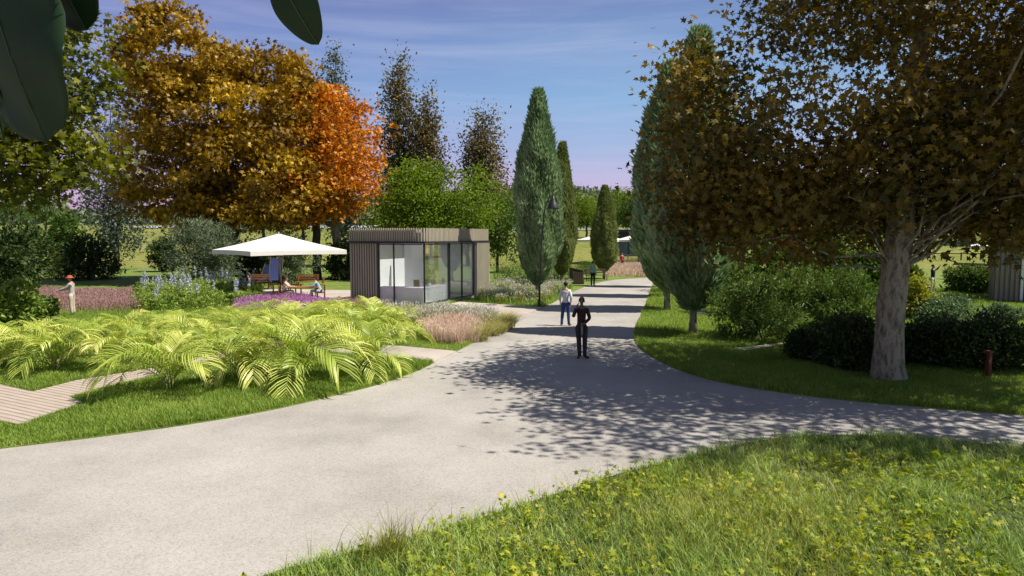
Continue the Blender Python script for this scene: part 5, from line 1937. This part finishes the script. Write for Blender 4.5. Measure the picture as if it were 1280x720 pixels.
def person(label, loc, rz, pose=None, skin='skin', top=None, legs=None, hair=(0.03, 0.02, 0.015), hat=None, scale=1.0, sleeves='long', shoes=(0.05, 0.04, 0.035)):
    J = {k: Vector(v) for k, v in BASE.items()}
    for k, v in (pose or {}).items():
        J[k] = Vector(v)
    root = empty('person', loc, rz, label, 'person')
    root.scale = (scale,) * 3
    names, V, E, Rr = {}, [], [], []

    def av(n, co, r):
        names[n] = len(V)
        V.append(co)
        Rr.append(r)
        return names[n]

    def rd(n):
        if n in RAD:
            return RAD[n]
        return RAD[n[:-1]]

    for n in ('pelvis', 'belly', 'chest', 'top', 'neck', 'chin', 'head', 'crown'):
        av(n, J[n], rd(n))
    for s in 'LR':
        for n in ('hip', 'knee', 'an', 'heel', 'toe', 'sh', 'el', 'wr'):
            av(n + s, J[n + s], rd(n))

    def ed(a, b_):
        E.append((names[a], names[b_]))

    for a, b_ in (('pelvis', 'belly'), ('belly', 'chest'), ('chest', 'top'), ('top', 'neck'), ('neck', 'chin'), ('chin', 'head'), ('head', 'crown')):
        ed(a, b_)
    for s in 'LR':
        for a, b_ in (('pelvis', 'hip' + s), ('hip' + s, 'knee' + s), ('knee' + s, 'an' + s), ('an' + s, 'heel' + s), ('heel' + s, 'toe' + s), ('top', 'sh' + s), ('sh' + s, 'el' + s), ('el' + s, 'wr' + s)):
            ed(a, b_)
        # hand: palm and five bent fingers
        d = (J['wr' + s] - J['el' + s]).normalized()
        side = d.cross(Vector((0, 0, 1)))
        if side.length < 0.2:
            side = Vector((0, 1, 0))
        side = (side - d * side.dot(d)).normalized()
        nrm = d.cross(side).normalized()
        if (nrm.z > 0):
            nrm = -nrm
        palm_ = J['wr' + s] + d * 0.06
        av('palm' + s, palm_, (0.032, 0.018))
        ed('wr' + s, 'palm' + s)
        for q, (off, ln) in enumerate(((-0.030, 0.070), (-0.010, 0.082), (0.010, 0.078), (0.030, 0.062))):
            a = palm_ + d * 0.035 + side * off
            m = a + d * ln * 0.5 + nrm * ln * 0.12
            t = m + d * ln * 0.42 + nrm * ln * 0.35
            av('f%da' % q + s, a, (0.010, 0.010))
            av('f%db' % q + s, m, (0.0085, 0.0085))
            av('f%dc' % q + s, t, (0.007, 0.007))
            ed('palm' + s, 'f%da' % q + s)
            ed('f%da' % q + s, 'f%db' % q + s)
            ed('f%db' % q + s, 'f%dc' % q + s)
        sg = -1
        a = palm_ + d * -0.01 + side * sg * 0.038
        m = a + (d * 0.6 + side * sg * 0.7).normalized() * 0.035
        av('tha' + s, a, (0.011, 0.011))
        av('thb' + s, m, (0.009, 0.009))
        av('thc' + s, m + d * 0.028 + nrm * 0.008, (0.007, 0.007))
        ed('palm' + s, 'tha' + s)
        ed('tha' + s, 'thb' + s)
        ed('thb' + s, 'thc' + s)
    # nose
    fdir = Vector((0, -1, 0))
    hd = J['head']
    av('nose', hd + fdir * 0.099 + Vector((0, 0, -0.026)), (0.010, 0.010))
    ed('head', 'nose')
    me = skin_mesh('body', V, E, Rr, 0, M[skin], 1)
    body = link('body', me, root)

    def garment(nm, chain, edges, grow, mat, over=None):
        vv = [J[c] if isinstance(c, str) else c for c in chain]
        rr = []
        for c in chain:
            r = rd(c) if isinstance(c, str) else (0.140, 0.128)
            if over and isinstance(c, str) and c in over:
                r = over[c]
            rr.append((r[0] + grow, r[1] + grow))
        return link(nm, skin_mesh(nm, vv, edges, rr, 0, mat, 1), root)

    tname, tcol = top
    lname, lcol = legs
    
    hem = J['pelvis'] + (J['pelvis'] - J['belly']) * 0.42
    ch = ['belly', 'chest', 'top', 'shL', 'elL', 'shR', 'elR', 'pelvis', hem]
    ee = [(8, 7), (7, 0), (0, 1), (1, 2), (2, 3), (3, 4), (2, 5), (5, 6)]
    if sleeves == 'long':
        ch += ['wrL', 'wrR']
        ee += [(4, 9), (6, 10)]
    garment('shirt', ch, ee, 0.016, cloth(tname, tcol), {'wrL': (0.03, 0.03), 'wrR': (0.03, 0.03), 'pelvis': (0.136, 0.126), 'belly': (0.118, 0.112), 'chest': (0.130, 0.106), 'top': (0.112, 0.098)})
    tb = MB()
    pv, bl = J['pelvis'], J['belly']
    for s in 'LR':
        h_, k_, a_ = J['hip' + s], J['knee' + s], J['an' + s]
        top_ = h_.lerp(pv, 0.35)
        tb.tube([tuple(v) for v in (top_, h_.lerp(k_, 0.12), h_.lerp(k_, 0.5), k_, k_.lerp(a_, 0.35), k_.lerp(a_, 0.75), a_ + Vector((0, -0.01, -0.03)))], [0.094, 0.100, 0.086, 0.068, 0.066, 0.056, 0.054], 14, wob=0.05)
    ax_ = (bl - pv).normalized()
    n0 = len(tb.V)
    tb.ell(tuple(pv.lerp(J['hipL'], 0.25).lerp(J['hipR'], 0.25)), (0.142, 0.120, 0.125), 16, 10)
    tb.build('trousers', cloth(lname, lcol), root)
    for s in 'LR':
        hl, toe = J['heel' + s], J['toe' + s]
        me = skin_mesh('shoe', [hl + Vector((0, 0, 0.0)), hl.lerp(toe, 0.55), toe], [(0, 1), (1, 2)], [(0.045, 0.045), (0.045, 0.04), (0.042, 0.032)], 0, cloth('shoe_%g' % shoes[0], shoes), 1)
        link('shoe', me, root)
    # hair cap
    mb = MB()
    c = J['head'] + (J['crown'] - J['head']) * 0.45 + Vector((0, 0.022, 0))
    mb.ell(tuple(c), (0.086, 0.098, 0.092), 16, 10, rough=0.08)
    if hat:
        mb2 = MB()
        hc = J['crown']
        mb2.tube([(hc.x, hc.y, hc.z - 0.035), (hc.x, hc.y, hc.z - 0.025), (hc.x, hc.y, hc.z - 0.01), (hc.x, hc.y, hc.z + 0.06), (hc.x, hc.y, hc.z + 0.085)], [0.19, 0.19, 0.105, 0.095, 0.05], 18)
        mb2.build('hat', cloth('hat_red', hat), root)
    else:
        mb.build('hair', cloth('hair_%g' % hair[0], hair), root)
    for sx in (-0.03, 0.03):
        eb = MB()
        eb.ell((hd.x + sx, hd.y - 0.092, hd.z + 0.0), (0.011, 0.008, 0.009), 8, 6)
        eb.build('eye', M['eye_dark'], root)
    for sx in (-1, 1):
        eb = MB()
        eb.ell((hd.x + sx * 0.083, hd.y + 0.005, hd.z - 0.01), (0.010, 0.020, 0.032), 8, 6)
        eb.build('ear', M[skin], root)
    return root


GZ = 0.012
p = G(726.5, 448)
dark = person('person in dark clothes on the shaded road with one hand raised to the ear', (p.x, p.y, GZ), R(-8),
              {'elL': (-0.235, -0.14, 1.20), 'wrL': (-0.14, -0.17, 1.47), 'elR': (0.235, 0.03, 1.15), 'wrR': (0.10, -0.17, 1.04), 'toeR': (0.22, -0.10, 0.03), 'kneeL': (-0.07, -0.02, 0.5), 'anL': (-0.05, 0.03, 0.09), 'heelL': (-0.05, 0.04, 0.045), 'toeL': (-0.09, -0.16, 0.03)},
              skin='skin_dark', top=('maroon_top', (0.045, 0.018, 0.018)), legs=('dark_trousers', (0.035, 0.035, 0.035)), scale=1.02)
mb = MB()
rows = []
for q in range(7):
    t = q / 6
    for sx in (-1, 1):
        rows.append((0.02 + sx * (0.035 - 0.008 * t), -0.135 - 0.012 * math.sin(t * 3), 1.03 - 0.34 * t))
mb.add(np.array(rows), [(2 * q, 2 * q + 1, 2 * q + 3, 2 * q + 2) for q in range(6)])
o = mb.build('shirt_tail', cloth('beige_cloth', (0.30, 0.26, 0.20)), dark)
o.modifiers.new('solid', 'SOLIDIFY').thickness = 0.012
p = G(707, 407.5)
person('person in white shirt and blue jeans seen from behind on the road', (p.x, p.y, GZ), R(165),
       {'elL': (-0.24, 0.10, 1.16), 'wrL': (-0.20, 0.02, 0.92), 'elR': (0.25, 0.06, 1.15), 'wrR': (0.23, -0.10, 0.94), 'kneeL': (-0.10, -0.05, 0.50), 'anL': (-0.13, 0.0, 0.09), 'heelL': (-0.13, 0.01, 0.045), 'toeL': (-0.17, -0.19, 0.03), 'kneeR': (0.13, -0.02, 0.50), 'anR': (0.15, 0.06, 0.09), 'heelR': (0.15, 0.07, 0.045), 'toeR': (0.20, -0.12, 0.03)},
       top=('white_shirt', (0.80, 0.80, 0.81)), legs=('blue_jeans', (0.05, 0.09, 0.24)), scale=1.0)
p = G(741, 357.5)
person('person in teal shirt and black trousers standing by the wooden bin', (p.x, p.y, GZ), R(150), {}, top=('teal_shirt', (0.16, 0.42, 0.44)), legs=('black_trousers', (0.02, 0.02, 0.025)), scale=1.0, sleeves='short')
p = G(91, 395.5)
person('gardener in red sun hat and beige trousers reaching forward by the heather', (p.x, p.y, 0.045), R(-82),
       {'elL': (-0.2, -0.16, 1.22), 'wrL': (-0.14, -0.42, 1.12), 'elR': (0.2, -0.16, 1.22), 'wrR': (0.14, -0.44, 1.14), 'head': (0, -0.05, 1.64), 'crown': (0, -0.05, 1.71), 'chin': (0, -0.05, 1.57)},
       top=('grey_shirt', (0.50, 0.47, 0.46)), legs=('beige_trousers', (0.62, 0.52, 0.40)), hat=(0.46, 0.10, 0.06), scale=1.0)
p = G(777.5, 338)
zz_ = 0.05
person('person in red top and navy trousers standing before the far railing', (xat(777.5, 71), 71, zz_), R(20), {}, top=('red_top', (0.50, 0.07, 0.08)), legs=('navy_trousers', (0.02, 0.03, 0.09)), scale=1.0)
person('man in dark top and white trousers striding behind the feathery shrubs', (xat(1167, 42), 42, 0.05), R(35),
       {'elL': (-0.36, -0.08, 1.48), 'wrL': (-0.16, -0.14, 1.66), 'elR': (0.38, -0.06, 1.46), 'wrR': (0.30, -0.20, 1.62), 'kneeL': (-0.20, -0.05, 0.50), 'anL': (-0.30, 0.0, 0.09), 'heelL': (-0.30, 0.01, 0.045), 'toeL': (-0.34, -0.19, 0.03), 'kneeR': (0.20, -0.02, 0.50), 'anR': (0.28, 0.08, 0.09), 'heelR': (0.28, 0.09, 0.045), 'toeR': (0.32, -0.10, 0.03)},
       top=('dark_top', (0.03, 0.03, 0.045)), legs=('white_trousers', (0.62, 0.60, 0.58)), scale=1.0)


def sit(fwd=0.0):
    return {'pelvis': (0, 0, 0.55), 'belly': (0, -0.02 - fwd * 0.2, 0.70), 'chest': (0, -0.05 - fwd * 0.6, 0.88), 'top': (0, -0.06 - fwd, 1.02), 'neck': (0, -0.08 - fwd, 1.09), 'chin': (0, -0.10 - fwd, 1.15), 'head': (0, -0.10 - fwd, 1.225), 'crown': (0, -0.09 - fwd, 1.29),
            'hipL': (-0.09, -0.03, 0.53), 'hipR': (0.09, -0.03, 0.53), 'kneeL': (-0.12, -0.46, 0.54), 'kneeR': (0.12, -0.46, 0.54), 'anL': (-0.12, -0.42, 0.09), 'anR': (0.12, -0.50, 0.09), 'heelL': (-0.12, -0.41, 0.045), 'toeL': (-0.14, -0.60, 0.03), 'heelR': (0.12, -0.49, 0.045), 'toeR': (0.14, -0.68, 0.03),
            'shL': (-0.175, -0.06 - fwd, 1.0), 'shR': (0.175, -0.06 - fwd, 1.0), 'elL': (-0.22, -0.28 - fwd * 0.6, 0.80), 'elR': (0.22, -0.28 - fwd * 0.6, 0.80), 'wrL': (-0.12, -0.52 - fwd * 0.3, 0.80), 'wrR': (0.12, -0.52 - fwd * 0.3, 0.80)}


person('seated person in cream top and bare arms at the orange table, back turned', (tA.x - 0.92, tA.y - 0.35, PZ), R(100), sit(0.05), top=('cream_top', (0.70, 0.60, 0.50)), legs=('grey_trousers', (0.22, 0.21, 0.20)), hair=(0.10, 0.035, 0.02), sleeves='short')
person('seated person in light blue shirt leaning over the orange table', (tA.x + 0.92, tA.y + 0.05, PZ), R(-80), sit(0.16), top=('light_blue_shirt', (0.36, 0.52, 0.64)), legs=('pale_jeans', (0.42, 0.46, 0.52)), hair=(0.03, 0.02, 0.015))

# ================================================================== LEAVES HANGING BEFORE THE LENS
YH = 1.25


def hang(px, py, Y=YH):
    return Vector((xat(px, Y), Y, zat(py, Y)))


br = empty('hanging_branch', hang(40, -60), 0, 'dark broad-leaved branch hanging into the upper left close to the camera', 'branch')
o0 = br.location.copy()


def big_leaf(base, tip, width, fold=0.10, Y0=YH, tilt=0.0, wav=0.0, asym=0.0, pk=0.8, rd=0.72):
    a, b_ = hang(*base, Y0), hang(*tip, Y0 + tilt)
    ax = b_ - a
    L = ax.length
    d = ax / L
    nrm = Vector((-0.42, -0.90, -0.12)).normalized()
    side = d.cross(nrm).normalized()
    nrm = side.cross(d).normalized()
    n, m = 22, 11
    rows = []
    wm = width / F * Y0 / 2
    for i_ in range(n + 1):
        t = i_ / n
        w = wm * max(0.0, math.sin(math.pi * t ** pk)) ** rd
        for j_ in range(m):
            u = -1 + 2 * j_ / (m - 1)
            off = side * (u * w * (1 + asym * (1 if u > 0 else -1)))
            zf = nrm * (-abs(u) * w * fold + L * 0.05 * math.sin(t * math.pi) + wav * w * 0.10 * math.sin(t * 13 + u * 2) * abs(u))
            vein = nrm * (0.0012 * math.cos(t * 60 - abs(u) * 9) * (1 - abs(u)))
            rows.append(a + d * (L * t) + off + zf + vein - o0)
    mb = MB()
    V = np.array([tuple(v) for v in rows])
    F_ = [(i_ * m + j_, i_ * m + j_ + 1, (i_ + 1) * m + j_ + 1, (i_ + 1) * m + j_) for i_ in range(n) for j_ in range(m - 1)]
    mb.add(V, F_, smooth=True, rnd=rng.random(len(F_)) * 0.1 + 0.4)
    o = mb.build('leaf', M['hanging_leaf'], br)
    o.modifiers.new('solid', 'SOLIDIFY').thickness = 0.0006
    vb = MB()
    pts = []
    for i_ in range(9):
        t = i_ / 8
        pts.append(a + d * (L * t) + nrm * (L * 0.05 * math.sin(t * math.pi) + 0.0012) - o0)
    vb.tube([tuple(v) for v in pts], np.linspace(0.0016, 0.0005, 9), 6)
    vb.build('midrib', M['midrib'], o)


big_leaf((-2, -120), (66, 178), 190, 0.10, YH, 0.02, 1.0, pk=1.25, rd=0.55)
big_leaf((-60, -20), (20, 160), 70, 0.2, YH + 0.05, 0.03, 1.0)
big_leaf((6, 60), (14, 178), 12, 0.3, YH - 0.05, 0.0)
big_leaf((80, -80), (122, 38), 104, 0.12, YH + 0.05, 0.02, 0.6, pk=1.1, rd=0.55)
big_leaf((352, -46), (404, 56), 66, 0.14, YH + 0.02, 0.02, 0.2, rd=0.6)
mb = MB()
tw = [hang(-80, -80), hang(40, -75), hang(180, -72), hang(300, -62), hang(353, -41)]
mb.tube([tuple(v - o0) for v in tw], [0.005, 0.0045, 0.004, 0.003, 0.0015], 8)
mb.tube([tuple(hang(-80, -80) - o0), tuple(hang(-60, -20, YH + 0.05) - o0), tuple(hang(6, 60, YH - 0.05) - o0)], [0.004, 0.002, 0.0012], 6)
mb.tube([tuple(hang(40, -75) - o0), tuple(hang(70, -71, YH + 0.05) - o0)], [0.003, 0.002], 6)
mb.build('twig', M['bark_dark'], br)
print('objects', len(bpy.data.objects))
